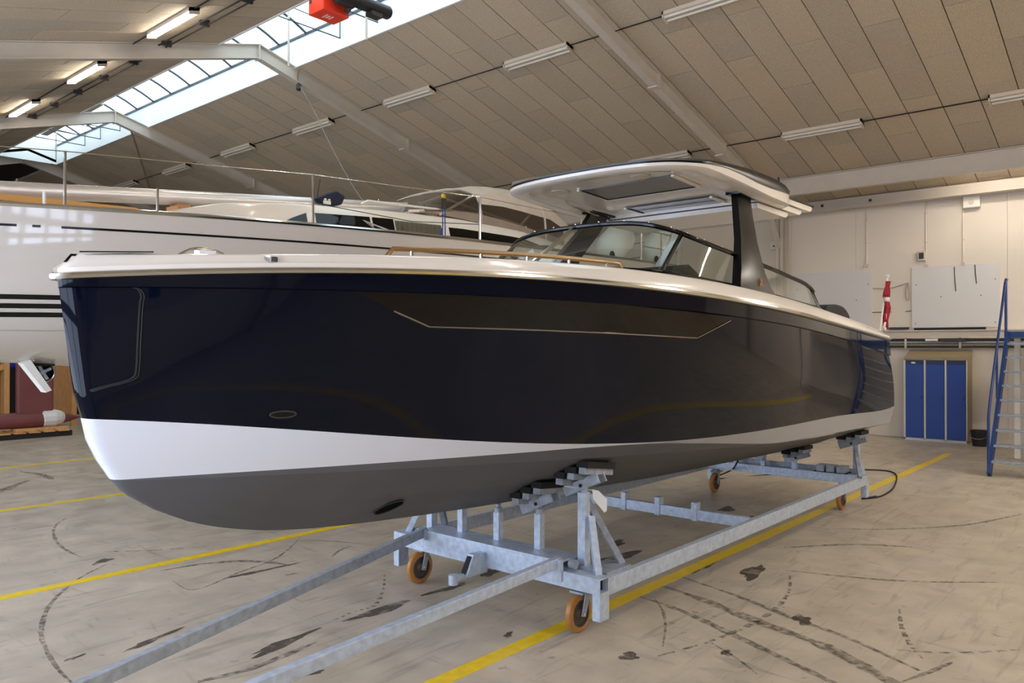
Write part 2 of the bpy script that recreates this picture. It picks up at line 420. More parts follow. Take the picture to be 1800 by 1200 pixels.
def blob(cx, cy, rx, ry, ang, z=.0012, n=26):
    mb = MB(); ph = [rnd.uniform(0, 6.28) for _ in range(4)]; pts = []
    for k in range(n):
        t = 2 * math.pi * k / n
        r = 1 + .25 * math.sin(2 * t + ph[0]) + .2 * math.sin(3 * t + ph[1]) + .14 * math.sin(5 * t + ph[2]) + rnd.uniform(-.12, .12)
        x, y = rx * r * math.cos(t), ry * r * math.sin(t)
        pts.append((cx + x * math.cos(ang) - y * math.sin(ang), cy + x * math.sin(ang) + y * math.cos(ang), z))
    mb.add(pts + [(cx, cy, z)], [(k, (k + 1) % n, n) for k in range(n)]); return mb
for cx, cy, rx, ry, a in [(3.15, 8.01, .09, .07, .3), (2.54, 5.6, .22, .035, .25), (3.12, 4.84, .3, .05, .1), (3.39, 5.67, .26, .03, .2), (4.0, 4.86, .32, .06, -.1),
                          (2.06, 5.68, .07, .02, .3), (2.85, 4.33, .16, .05, -.4), (4.74, 4.86, .2, .05, -.1), (3.98, 6.55, .32, .035, -.05), (4.52, 2.87, .06, .07, 0), (6.95, 3.07, .3, .07, .1),
                          (5.99, 2.25, .12, .06, .3), (6.05, 4.2, .22, .1, .2), (6.6, 4.3, .3, .08, -.1), (6.3, 3.85, .16, .07, .4), (7.0, 4.6, .2, .05, .2), (8.9, 4.0, .25, .06, .2),
                          (9.4, 4.5, .2, .08, .1), (4.3, 5.9, .05, .03, .2), (4.28, 3.75, .05, .03, .4), (6.9, 3.5, .35, .04, .1), (5.35, 4.9, .18, .06, .3), (5.0, 2.4, .05, .04, 0), (4.1, 6.25, .05, .02, 0)]:
    blob(cx, cy, rx, ry, a).build("oil_stain", 'oil', floor)

# walls
wr = thing("wall_right", (XR, 12, 0), "cream panelled hall wall behind the lockers", "wall", kind="structure")
MB().box((XR + .03, YB, 0), (XR + .2, YF, roofz(XR))).build("wall_core", 'wall', wr)
y = YB
while y < YF - .01:
    y2 = min(y + 1.55, YF)
    MB().box((XR, y + .002, .0), (XR + .032, y2 - .002, roofz(XR))).build("wall_panel", 'wall', wr); y = y2
tag(MB().box((XR - .02, YB, 0), (XR, 3.0, .09)).box((XR - .02, 5.0, 0), (XR, YF, .09)).build("baseboard_right", 'wall'), "low cream skirting at the foot of the right wall", "skirting", kind="structure")
wl = tag(MB().box((XL - .2, YB, 0), (XL, YF, roofz(XL))).build("wall_left", 'wall'), "cream hall wall beside the photographer", "wall", kind="structure")
def gable(name, y0, y1, m, label):
    xs = [(XL, 0), (XR, 0), (XR, roofz(XR)), (RX, RZ + .5), (XL, roofz(XL))]
    return tag(MB().prism([(x, y0, z) for x, z in xs], (0, y1 - y0, 0)).build(name, m), label, "wall", kind="structure")
gable("wall_far", YF, YF + .2, 'wall_dark', "brown gable wall at the far end of the hall")
gable("wall_back", YB - .2, YB, 'wall_dark', "gable wall behind the photographer")

# assumed glazing out of view: placed for daylight and for what the hulls mirror
def glazed(name, x0, x1, z0, z1, nc, nr, label, cat, kindname):
    t = thing(name, ((x0 + x1) / 2, YB, z0), label, cat, kind="structure")
    fr = MB(); w = (x1 - x0) / nc; h = (z1 - z0) / nr
    for i in range(nc + 1): fr.box((x0 + i * w - .07, YB, z0), (x0 + i * w + .07, YB + .08, z1))
    for j in range(nr + 1): fr.box((x0 - .07, YB, z0 + j * h - .07), (x1 + .07, YB + .08, z0 + j * h + .07))
    fr.build("window_frame", 'steel_white', t)
    for i in range(nc):
        for j in range(nr):
            MB().box((x0 + i * w + .07, YB + .01, z0 + j * h + .07), (x0 + (i + 1) * w - .07, YB + .03, z0 + (j + 1) * h - .07)).build("pane", 'daylight_gable', t)
glazed("window_2", 6.2, 12.2, 5.0, 7.0, 5, 2, "unseen gable window assumed high behind the photographer", "window", "window")
def glazed_left(name, y0, y1, z0, z1, nc, nr, label, cat="gate", bw=.06):
    t = thing(name, (XL, (y0 + y1) / 2, z0), label, cat, kind="structure")
    fr = MB(); w = (y1 - y0) / nc; h = (z1 - z0) / nr
    for i in range(nc + 1): fr.box((XL, y0 + i * w - bw, z0), (XL + .06, y0 + i * w + bw, z1))
    for k in range(nr + 1): fr.box((XL, y0 - bw, z0 + k * h - bw), (XL + .06, y1 + bw, z0 + k * h + bw))
    fr.build("window_frame", 'steel_white', t)
    for i in range(nc):
        for k in range(nr):
            MB().box((XL + .01, y0 + i * w + bw, z0 + k * h + bw), (XL + .03, y0 + (i + 1) * w - bw, z0 + (k + 1) * h - bw)).build("pane", 'daylight', t)
glazed_left("door_1", 2.2, 17.8, .7, 4.6, 10, 3, "long unseen glazed folding gate assumed in the left wall, letting in daylight")
glazed_left("window_3", -10.2, .9, 2.3, 4.8, 5, 3, "unseen row of windows assumed in the left wall beside the photographer", "window", .2)

# roof: wood-wool boards on both slopes, each board a piece with a dark joint round it
LP = 2.4; CX = LP * math.cos(math.atan(SL)); BW = .6
def slope(name, sgn, label):
    t = thing(name, (RX, 12, RZ), label, "ceiling", kind="structure")
    xe = XR if sgn > 0 else XL
    x_in = SKX1 if sgn > 0 else SKX0
    bk = MB(); th = .06
    for (xa, xb, ya, yb) in ((x_in + .045 * sgn, xe, YB, YF), (RX, x_in, YB, SKY0), (RX, x_in, SKY1, YF)):
        bk.add([(xa, ya, roofz(xa) + .03), (xb, ya, roofz(xb) + .03), (xb, yb, roofz(xb) + .03), (xa, yb, roofz(xa) + .03),
                (xa, ya, roofz(xa) + .12), (xb, ya, roofz(xb) + .12), (xb, yb, roofz(xb) + .12), (xa, yb, roofz(xa) + .12)],
               [(0, 1, 2, 3), (7, 6, 5, 4), (0, 4, 5, 1), (1, 5, 6, 2), (2, 6, 7, 3), (3, 7, 4, 0)])
    bk.build("roof_deck", 'gap', t)
    ang = math.atan(SL) * sgn
    protos = {}
    rest = MB(); count = 0; cand = []
    j = 0; y = 2.24 - BW * 22
    while y < YF - .05:
        off = 0 if j % 2 else CX / 2
        x = 9.89 - (CX - (9.89 - (12.21 - CX * 1)) % CX) if False else None
        # joints of even columns at 12.21 + k*CX, odd columns half a board on
        edges = [x_in + .02 * sgn]
        first = (12.21 if j % 2 else 13.36)
        js = sorted({first + k * CX for k in range(-3, 5)})
        if sgn < 0: js = sorted({2 * RX - v for v in js}, reverse=True)
        for v in js:
            if (v - edges[0]) * sgn > .08 and (xe - v) * sgn > .05: edges.append(v)
        edges.append(xe)
        for a, b in zip(edges[:-1], edges[1:]): cand.append((j, y, a, b))
        j += 1; y += BW
    def vis(c):
        # how large a board shows from the hall's middle-left: nearer boards first, those behind the lens last
        j, yy, a, b = c; xm = (a + b) / 2; d = Vector((xm, yy, roofz(xm) - CAM_H)); f = d.x * math.cos(YAW) + d.y * math.sin(YAW)
        s = d.x * math.sin(YAW) - d.y * math.cos(YAW); up = (roofz(xm) - CAM_H)
        if f < 1 or abs(s / f) > .75 or up / f > .55: return 1e6
        return d.length
    cand.sort(key=vis)
    for n_, (j, yy, a, b) in enumerate(cand):
        L = abs(b - a) - .016; xm = (a + b) / 2
        if n_ < 296 and vis((j, yy, a, b)) < 1e5:
            key = (round(L, 2), (j * 7 + int(abs(a) * 3)) % 3)
            if key not in protos:
                h = L / 2 / math.cos(ang)
                o = MB().box((-h, -BW / 2 + .008, 0), (h, BW / 2 - .008, .025)).build("ceiling_board", ('woodwool', 'woodwool2', 'woodwool3')[key[1]], None, origin=(0, 0, 0))
                protos[key] = o.data; bpy.data.objects.remove(o)
            inst("ceiling_board", protos[key], t, (xm, yy + BW / 2, roofz(xm) + rnd.uniform(-.003, .003)), (0, ang, 0))
        else:
            h = L / 2
            rest.add([(xm - h, yy + .005, roofz(xm - h)), (xm + h, yy + .005, roofz(xm + h)), (xm + h, yy + BW - .005, roofz(xm + h)), (xm - h, yy + BW - .005, roofz(xm - h)),
                      (xm - h, yy + .005, roofz(xm - h) + .025), (xm + h, yy + .005, roofz(xm + h) + .025), (xm + h, yy + BW - .005, roofz(xm + h) + .025), (xm - h, yy + BW - .005, roofz(xm - h) + .025)],
                     [(0, 3, 2, 1), (4, 5, 6, 7), (0, 1, 5, 4), (1, 2, 6, 5), (2, 3, 7, 6), (3, 0, 4, 7)])
    r = rest.build("ceiling_boards_beyond", 'woodwool', t); r["kind"] = "stuff"
slope("ceiling_right", 1, "right roof slope lined with wood-wool boards and unlit lamps")
slope("ceiling_left", -1, "left roof slope lined with wood-wool boards and lit lamps")

# ridge skylight
sk = thing("window_1", (RX, 15, 8.25), "long barrel-vaulted ridge skylight with white kerbs", "skylight", kind="structure")
KT = 8.86
for x0, x1 in ((SKX0 - .04, SKX0), (SKX1, SKX1 + .04)):
    MB().box((x0, SKY0, roofz(SKX1) - .03), (x1, SKY1, KT)).build("kerb_board", 'curb', sk)
for y0 in (SKY0 - .04, SKY1):
    MB().box((SKX0 - .04, y0, roofz(SKX1) - .03), (SKX1 + .04, y0 + .04, KT + .3)).build("kerb_end", 'curb', sk)
def arch(y, dz=0, n=10):
    return [(SKX0 + (SKX1 - SKX0) * k / n, y, KT + dz + .30 * math.sin(math.pi * k / n)) for k in range(n + 1)]
npan = 26; pw = (SKY1 - SKY0) / npan
for i in range(npan):
    a, b = SKY0 + i * pw, SKY0 + (i + 1) * pw
    MB().grid([arch(a + .015, .02), arch(b - .015, .02)]).build("pane", 'sky', sk, smooth=True)
    MB().tube(arch(a), .03, 6).build("rib", 'rib', sk)
MB().box((SKX0, SKY0, KT - .03), (SKX0 + .03, SKY1, KT + .02)).box((SKX1 - .03, SKY0, KT - .03), (SKX1, SKY1, KT + .02)).build("edge_bar", 'rib', sk)
for y0 in (12.0, 13.2, 23.8, 25.2, 26.4):
    MB().tube([(SKX0 + .05, y0, 8.42), (SKX1 - .05, y0, 8.42)], .014, 6).tube([(SKX1 - .06, y0, 8.42), (SKX1 - .06, y0, 8.86)], .012, 6).tube([(SKX0 + .06, y0 + .3, 8.86), (SKX1 - .06, y0 + .3, 8.80)], .012, 6).build("opener_rod", 'rib', sk)
for x0, y0, z0 in ((9.25, 14.2, 7.92), (9.3, 11.7, 7.85), (9.25, 27.2, 8.0)):
    MB().tube([(x0, y0, z0), (x0, y0, KT + .2)], .022, 8).build("opener_spindle", 'steel_white', sk)
MB().bar((8.75, 22.5, 8.75), (8.9, 27.2, 8.75), .2, .1).build("opener_duct", 'steel_white', sk)

# steel portal frames
def portal(i, y, label):
    t = thing("trim_%d" % (i + 1), (RX, y, 0), label, "steel frame", kind="structure")
    for sgn in (-1, 1):
        xe = XR - .18 if sgn > 0 else XL + .18
        mb = MB()
        def web(d0, d1, w):
            mb.add([(RX, y - w / 2, RZ - d1), (xe, y - w / 2, roofz(xe) - d1), (xe, y - w / 2, roofz(xe) - d0), (RX, y - w / 2, RZ - d0),
                    (RX, y + w / 2, RZ - d1), (xe, y + w / 2, roofz(xe) - d1), (xe, y + w / 2, roofz(xe) - d0), (RX, y + w / 2, RZ - d0)],
                   [(0, 1, 2, 3), (7, 6, 5, 4), (0, 4, 5, 1), (1, 5, 6, 2), (2, 6, 7, 3), (3, 7, 4, 0)])
        web(0.0, .02, .16); web(.02, .29, .014); web(.29, .31, .16)
        mb.build("rafter", 'steel_white', t)
        c = MB(); zt = roofz(xe) - .3
        x0, x1 = sorted((xe - .02 * sgn, xe - .24 * sgn + .4 * 0)); 
        c.box((x0, y - .09, 0), (x0 + .014, y + .09, zt + .2)).box((x1 - .014, y - .09, 0), (x1, y + .09, zt + .2)).box((x0, y - .007, 0), (x1, y + .007, zt + .2))
        c.build("column", 'steel_white', t)
        MB().bar((xe - .2 * sgn, y + .02, zt - .75), (xe - 1.0 * sgn, y + .02, roofz(xe - 1.0 * sgn) - .28), .1, .1).build("knee_brace", 'steel_white', t)
        for xp in ((4.1, 6.9) if sgn > 0 else ()):
            xq = RX + sgn * xp
            MB().box((xq - .09, y - .1, roofz(xq) - .33), (xq + .09, y + .1, roofz(xq) - .30)).box((xq + .07, y - .09, roofz(xq) - .30), (xq + .085, y + .09, roofz(xq) - .04)).build("stiffener_plate", 'steel_white', t)
    MB().box((RX - .012, y - .09, RZ - .34), (RX + .012, y + .09, RZ)).build("ridge_plate", 'steel_white', t)
for i, (y, lb) in enumerate(zip(FRAMES, ("white steel roof frame behind the photographer", "white steel roof frame over the photographer", "white steel roof frame above the hardtop of the motorboat",
                                         "white steel roof frame with the hanging chain", "white steel roof frame with a diagonal rod at its ridge", "farthest white steel roof frame"))):
    portal(i, y, lb)
# eaves beams
tag(MB().box((17.92, YB, 5.58), (18.08, YF, 5.60)).box((17.99, YB, 5.6), (18.01, YF, 5.97)).box((17.92, YB, 5.97), (18.08, YF, 5.985)).build("trim_7", 'steel_white'),
    "long white beam under the roof boards beside the right wall", "beam", kind="structure")
tb = thing("trim_8", (19.35, 12, 5.3), "white ledge beam along the top of the right wall", "beam", kind="structure")
MB().box((19.22, YB, 5.40), (19.50, YF, 5.60)).box((19.18, YB, 5.36), (19.50, YF, 5.40)).build("beam_body", 'steel_white', tb)
for y0 in (6.7, 5.6, 8.3): MB().box((19.205, y0, 5.45), (19.222, y0 + .06, 5.51)).build("bracket_hole", 'dark_metal', tb)  # dark patches drawn for the shade in the bracket holes
for y0, lb in ((29.4, "diagonal brace rod on the right slope"),):
    tag(MB().tube([(9.44, 22.24, 8.15), (13.5, 29.36, 7.05)], .03, 8).build("trim_9", 'wall_dark'), "dark diagonal roof brace rod between the far frames", "brace", kind="structure")

# lamps on the roof slopes
def lamp(x, y, lit, label, group):
    t = thing("ceiling_lamp", (x, y, roofz(x)), label, "lamp", group)
    s = 1 if x > RX else -1; sl = -SL * s
    def P(dx, dy, dn):   # local frame: dx down the slope in plan, dn below the boards
        return (x + dx - sl * -dn * 0 , y + dy, roofz(x) + sl * dx - dn)
    def bx(dx0, dx1, dy0, dy1, n0, n1):
        return MB().add([P(dx0, dy0, n1), P(dx1, dy0, n1), P(dx1, dy1, n1), P(dx0, dy1, n1), P(dx0, dy0, n0), P(dx1, dy0, n0), P(dx1, dy1, n0), P(dx0, dy1, n0)],
                        [(0, 3, 2, 1), (4, 5, 6, 7), (0, 1, 5, 4), (1, 2, 6, 5), (2, 3, 7, 6), (3, 0, 4, 7)])
    bx(-.09, .09, -.8, .8, .0, .06).build("housing", 'lamp_body', t)
    for d in (-.05, .05):
        MB().tube([P(d, -.77, .085), P(d, .77, .085)], .024, 8).build("tube", lit if lit else 'tube_off', t, smooth=True)
    for d in (-.8, .775): bx(-.09, .09, d, d + .025, .0, .115).build("end_cap", 'lamp_body', t)
    return t
ordn = ["first", "second", "third", "fourth", "fifth", "sixth", "seventh", "eighth", "ninth"]
for k, y in enumerate((5.95, 9.55, 13.27, 16.93, 20.6, 24.3, 28.0)):
    lamp(11.74, y, False, "unlit ceiling lamp, %s from the near end of the row beside the skylight" % ordn[k], "unlit lamps in the upper right row")
for k, y in enumerate((1.9, 5.65, 9.4, 13.1, 16.9, 20.6)):
    lamp(16.09, y, False, "unlit ceiling lamp, %s from the near end of the row close to the right wall" % ordn[k], "unlit lamps in the lower right row")
for k, y in enumerate((-5.2, -1.4, 2.3, 6.0, 9.7, 13.4, 17.16, 20.85, 24.55)):
    lamp(6.4, y, 'tube_on' if y > 1 else 'tube_fill', "lit ceiling lamp, %s from the near end of the left slope row" % ordn[k], "lit lamps on the left slope")  # lamps behind the camera carry the added, stronger fill tubes
for k, y in enumerate((-9.0, -5.3, -1.6)):  # unseen lamps added to brighten floor, walls and ceiling
    lamp(11.74, y, 'tube_fill', "added lit ceiling lamp, %s from the back wall in the upper right row" % ordn[k], "added lamps behind the photographer")
    lamp(16.09, y, 'tube_fill', "added lit ceiling lamp, %s from the back wall in the lower right row" % ordn[k], "added lamps behind the photographer")
lamp(18.28, -1.0, 'tube_fill', "added lit ceiling lamp high over the steel platform by the stairs", "lit lamps over the right wall")  # unseen lamp added to brighten the right wall
lamp(18.28, 3.0, 'tube_on', "lit ceiling lamp behind the long beam near the right wall", "lit lamps over the right wall")
def conduit(x, y0, y1, label, z=.02, r=.013, m='dark_metal'):
    mb = MB().tube([(x, y0, roofz(x) - z), (x, y1, roofz(x) - z)], r, 6)
    return tag(mb.build("cable_conduit", m), label, "conduit", "conduits between the lamps")
conduit(11.74, -4, 32, "thin brown conduit joining the lamps beside the skylight", m='gap')
conduit(16.09, -4, 32, "thin brown conduit joining the lamps near the right wall", m='gap')
conduit(6.4, -8, 32, "thin dark conduit joining the lit lamps", m='dark_metal')
tr = thing("cable_tray", (6.95, 12, roofz(6.95)), "dark twin-wire cable tray running beside the lit lamps", "cable tray")
for d in (-.07, .07): MB().tube([(6.95 + d, -8, roofz(6.95) - .06), (6.95 + d, 33, roofz(6.95) - .06)], .016, 6).build("wire_run", 'dark_metal', tr)
for k in range(26): MB().box((6.86, -7 + k * 1.45, roofz(6.95) - .1), (7.04, -6.94 + k * 1.45, roofz(6.95) + .02)).build("hanger_clip", 'dark_metal', tr)

# ------------------------------------------------------------------ motorboat
YC, XE = 4.28, 10.6
def bfun(x0, B, L, n, Bend, r=.05, Xt=6.5):
    def f(X):
        s = max(X - x0, 0.0); q = min(s / r, 1.0)
        b = B * (1 - (1 - min(s / L, 1.0)) ** n) + r * math.sqrt(q * (2 - q)) * math.exp(-s / 1.5)
        t = min(max((X - Xt) / (XE - Xt), 0), 1.15)
        return b - (B - Bend) * t * t
    return f
bS = bfun(1.464, 1.62, 6.0, 2.3, 1.40); bK = bfun(1.470, 1.62, 6.0, 2.25, 1.415); bC1 = bfun(1.575, 1.50, 6.2, 1.9, 1.40); bC2 = bfun(1.72, 1.40, 6.0, 1.75, 1.36)
TT = lambda X: (X - 1.46) / 9.14
def pv(c):
    return lambda X: float(np.polyval(c, TT(X)))
zS = pv([-.7537, 1.7148, -.2305, -1.7982, .8, 2.4363]); zT = pv([-3.7912, 9.7732, -8.1657, 1.574, .3058, 2.5655])
zK = pv([.021, .2075, -.9135, .2689, 2.3931]); zC1 = pv([5.066, -6.79, -5.465, 11.5456, -4.1663, -.6181, 1.7366])
KEEL = [(2.139, 1.108), (2.342, 1.038), (2.631, .97), (2.949, .925), (3.3, .893), (3.703, .865), (4.095, .842), (4.7, .812), (5.9, .765), (7.2, .715), (8.2, .69), (9.1, .668), (10.7, .63)]
def interp_smooth(pts):
    xs = [p[0] for p in pts]; zs = [p[1] for p in pts]
    return lambda X: float(np.interp(X, xs, zs))
zKe = interp_smooth([(p[0], p[2]) for p in spline([(x, 0, z) for x, z in KEEL], 8)])
zC2 = interp_smooth([(p[0], p[2]) for p in spline([(1.72, 0, 1.395), (2.5, 0, 1.36), (3.5, 0, 1.325), (5, 0, 1.27), (6, 0, 1.235), (7, 0, 1.2), (8.5, 0, 1.165), (10.8, 0, 1.11)], 8)])
STEM = [(1.46, 2.5), (1.464, 2.45), (1.468, 2.40), (1.506, 2.117), (1.544, 1.863), (1.579, 1.743), (1.613, 1.571), (1.721, 1.396), (1.789, 1.313), (1.953, 1.201), (2.139, 1.108)]
NC = 72
us = [(k / NC) ** 1.75 for k in range(NC + 1)]
def crv(x0, x1, b, z):
    """longitudinal curve on the port side: list of (X, b, z)"""
    return [(x0 + (x1 - x0) * u, b(x0 + (x1 - x0) * u) if u > 0 else 0.0, z(x0 + (x1 - x0) * u)) for u in us]
def mixc(A, B, t, bulge=0.0):
    return [(a[0] * (1 - t) + b[0] * t, a[1] * (1 - t) + b[1] * t + bulge * min(1, a[1] * 4), a[2] * (1 - t) + b[2] * t) for a, b in zip(A, B)]
cS = crv(1.464, 10.60, bS, zS)
cKu = crv(1.470, 10.63, bK, zK)
cKl = [(x, max(b - .022, 0) if i else 0.0, z - .006) for i, (x, b, z) in enumerate(cKu)]
cC1 = crv(1.582, 10.86, bC1, zC1)
cC2 = crv(1.725, 10.78, bC2, zC2)
cKe = crv(2.139, 10.74, lambda X: 0.0, zKe)
def stemfix(c, zc=None):
    x0, b0, z0 = c[0]; return c
def bulge(X, v): return (.02 - .055 * math.exp(-((X - 3.9) / 1.0) ** 2)) * math.sin(math.pi * v)
tops = []
for t in [k / 10 for k in range(11)]:
    tops.append([(x, b + bulge(x, t) * min(1, b * 4), z) for x, b, z in mixc(cKl, cC1, t)])
# pull the forward end of every topside row on to the stem profile
sx = [p[0] for p in STEM][::-1]; sz = [p[1] for p in STEM][::-1]
stemx = lambda z: float(np.interp(z, sz, sx))
for row in tops:
    d = stemx(row[0][2]) - row[0][0]
    for i, (x, b, z) in enumerate(row): row[i] = (x + d * (1 - us[i]) ** 8, b, z)
boots = [mixc(cC1, cC2, t) for t in (0, .34, .67, 1)]
for row in boots:
    d = stemx(row[0][2]) - row[0][0]
    for i, (x, b, z) in enumerate(row): row[i] = (x + d * (1 - us[i]) ** 8, b, z)
bots = []
for t in [k / 9 for k in range(10)]:
    row = mixc(cC2, cKe, t)
    st = .014 * (max(0, 1 - abs(t - .34) / .12) + max(0, 1 - abs(t - .67) / .12))      # spray strakes
    row = [(x, b, z - st * (1 if i > 10 else 0)) for i, (x, b, z) in enumerate(row)]
    d = stemx(row[0][2]) - row[0][0]
    bots.append([(x + d * (1 - us[i]) ** 8, b, z) for i, (x, b, z) in enumerate(row)])
def side(row, s):
    return [(x, YC - s * b, z) for x, b, z in row]
boat = thing("motorboat", (6.0, YC, .8), "navy-blue motorboat with white deck, hardtop and grey bottom on a trailer", "boat")
hb = MB(); topside_flags = []
for s in (1, -1):
    for rows, flag in (([cS, cKu], 1), ([cKu, cKl], 1), (tops, 1), (boots, 0), (bots, 0)):
        rr = [side(r, s) for r in rows]
        if s < 0: rr = rr[::-1]
        n0 = len(hb.v); hb.grid(rr); topside_flags += [flag] * (len(hb.v) - n0)
# transom
prof = [cS[-1], cKu[-1], cKl[-1]] + [r[-1] for r in tops[1:]] + [r[-1] for r in boots[1:]] + [r[-1] for r in bots[1:]]
n0 = len(hb.v)
for a, b in zip(prof[:-1], prof[1:]):
    hb.add([(a[0], YC - a[1], a[2]), (a[0], YC + a[1], a[2]), (b[0], YC + b[1], b[2]), (b[0], YC - b[1], b[2])], [(0, 1, 2, 3)])
topside_flags += [1 if hb.v[i][2] > 1.3 else 0 for i in range(n0, len(hb.v))]
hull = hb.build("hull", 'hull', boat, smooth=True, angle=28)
at = hull.data.attributes.new("topside", 'FLOAT', 'POINT')
at.data.foreach_set("value", [float(f) for f in topside_flags])
lab(hull, "glossy navy hull with white boot band and grey antifouling")
def bsurf(X, z):
    v = min(max((zK(X) - z) / (zK(X) - zC1(X)), 0), 1)
    return (bK(X) - .022) * (1 - v) + bC1(X) * v + bulge(X, v)
# deck moulding: gunwale side, rounded shoulder, cambered deck
def T(X): return (X, max(bS(X) - .06, 0.0), zT(X))
dk = MB()
gx = [1.44 + (10.56 - 1.44) * u for u in us]
def drow(f): return [(x,) + f(x) for x in gx]
g_rows = [drow(lambda x: (bS(x) + .012, zS(x) + .022)), drow(lambda x: (bS(x) + .004, zS(x) + .05)), drow(lambda x: (max(bS(x) - .03, 0), zS(x) * .35 + zT(x) * .65)),
          drow(lambda x: (max(bS(x) - .05, 0), zT(x) - .012)), drow(lambda x: (max(bS(x) - .075, 0), zT(x))), drow(lambda x: (max(bS(x) - .12, 0), zT(x) - .004)),
          drow(lambda x: (max(bS(x) - .3, 0) * .98, zT(x) + .01)), drow(lambda x: (max(bS(x) - .6, 0) * .8, zT(x) + .02)), drow(lambda x: (0.0, zT(x) + .03))]
for r, d in zip(g_rows, (0, .005, .05, .075, .085, .12, .2, .3, .4)):
    for i, (x, b, z) in enumerate(r): r[i] = (x + d * (1 - us[i]) ** 10, b, z)
for s in (1, -1):
    rr = [side(r, s) for r in g_rows]
    dk.grid(rr if s < 0 else rr[::-1])
a = [r[-1] for r in g_rows]
dk.add([(x, YC - b, z) for x, b, z in a] + [(x, YC + b, z) for x, b, z in a[::-1]], [tuple(range(2 * len(a)))])
dk.build("deck_moulding", 'white_gel', boat, smooth=True, angle=40)
# toe strip on the deck edge, dark at the bow end
MB().tube([(x, YC - s * max(bS(x) - .09, 0), zT(x) + .008) for s in (1,) for x in [1.56 + k * .06 for k in range(6)]], .004, 6).build("bow_roller_strip", 'plastic_black', boat)
rr = MB()
pts = [(x, YC - bS(x) - .012, zS(x) + .008) for x in gx[::-1]] + [(x, YC + bS(x) + .012, zS(x) + .008) for x in gx[1:]]
rr.tube(pts, .02, 8); rr.build("rub_rail", 'steel', boat, smooth=True)
# hull window: smoked glass following the topsides, bright trim on its lower edge
WT = [(2.733, 2.423), (3.35, 2.42), (4.147, 2.404), (4.985, 2.364), (5.89, 2.322)]
WB = [(2.733, 2.423), (3.02, 2.296), (3.224, 2.216), (3.746, 2.208), (4.41, 2.193), (5.425, 2.161), (5.89, 2.322)]
wt = lambda X: float(np.interp(X, [p[0] for p in WT], [p[1] for p in WT])); wb = lambda X: float(np.interp(X, [p[0] for p in WB], [p[1] for p in WB]))
wxs = sorted(set([2.735 + k * (5.885 - 2.735) / 60 for k in range(61)] + [3.224, 5.425]))
for s, nm in ((1, "port"), (-1, "starboard")):
    rows = []
    for t in (0, .25, .5, .75, 1):
        rows.append([(x, YC - s * (bsurf(x, wb(x) + (wt(x) - wb(x)) * t) + .006), wb(x) + (wt(x) - wb(x)) * t) for x in wxs])
    w = MB().grid(rows if s > 0 else rows[::-1]).build("hull_window", 'win_dark', boat, smooth=True)
    lab(w, "long smoked-glass window in the hull side")
    edge = [(x, YC - s * (bsurf(x, wb(x)) + .008), wb(x) - .004) for x in wxs if 2.95 < x < 5.885]
    MB().tube(edge, .006, 6).build("window_trim", 'steel', w)
# bow hatch seam
SEAM = [(1.541, 1.853), (1.637, 1.889), (1.719, 1.913), (1.76, 1.933), (1.775, 1.968), (1.776, 2.12), (1.781, 2.296), (1.787, 2.355), (1.773, 2.389), (1.75, 2.400)]
sp = spline([(x, 0, z) for x, z in SEAM], 5)
MB().tube([(x, YC - bsurf(x, z) - .001, z) for x, _, z in sp], .0055, 6).build("hatch_seal", 'black_matt', boat)
MB().tube([(x + .012, YC - bsurf(x + .012, z - .004) - .001, z - .004) for x, _, z in sp], .002, 6).build("seam_highlight", 'rib', boat)  # thin grey line stands for the highlight along the seam
# skin fittings
def oval(cx, cz, rx, rz, off, n=28):
    return [(cx + rx * math.cos(t), YC - bsurf(cx + rx * math.cos(t), cz + rz * math.sin(t)) - off, cz + rz * math.sin(t)) for t in [2 * math.pi * k / n for k in range(n)]]
v_ = MB().poly(oval(2.472, 1.713, .066, .019, .004)).build("vent", 'black', boat)
MB().tube(oval(2.472, 1.713, .066, .019, .005), .005, 6, closed=True).build("vent_ring", 'dark_metal', v_)
def bottomb(X, z):
    t = min(max((zC2(X) - z) / (zC2(X) - zKe(X)), 0), 1); return bC2(X) * (1 - t)
th = [(3.45 + .08 * math.cos(t) + .03 * math.sin(t), 0, 1.005 + .05 * math.sin(t)) for t in [2 * math.pi * k / 26 for k in range(26)]]
th = [(x, YC - bottomb(x, z) - .006, z) for x, _, z in th]
tn = MB().poly(th[::-1]).build("tunnel_shade", 'tunnel', boat)  # flat black oval on the skin, for the shade inside the tunnel
MB().tube(th, .005, 6, closed=True).build("tunnel_lip", 'dark_metal', tn)
# square fairlead and line of the gunwale step
for x0 in (2.36,):
    f_ = MB().box((x0 - .028, YC - bS(x0) - .0 + .005, zS(x0) + .05), (x0 + .028, YC - bS(x0) + .06, zS(x0) + .09)).build("fairlead", 'steel', boat)
    MB().box((x0 - .015, YC - bS(x0) - .003, zS(x0) + .057), (x0 + .015, YC - bS(x0) + .05, zS(x0) + .083)).build("fairlead_opening", 'plastic_black', f_)  # black block drawn for the dark inside of the fairlead
# pop-up cleat on the foredeck
cl = MB(); cx, cy, cz = 2.25, YC + .02, zT(2.25) + .04
cl.tube(spline([(cx - .16, cy, cz - .03), (cx - .08, cy, cz + .01), (cx, cy, cz + .02), (cx + .08, cy, cz + .01), (cx + .16, cy, cz - .03)], 5), .008, 8)
cl.box((cx - .05, cy - .03, cz - .05), (cx + .05, cy + .03, cz + .008)); cl.build("bow_cleat", 'steel', boat, smooth=True)
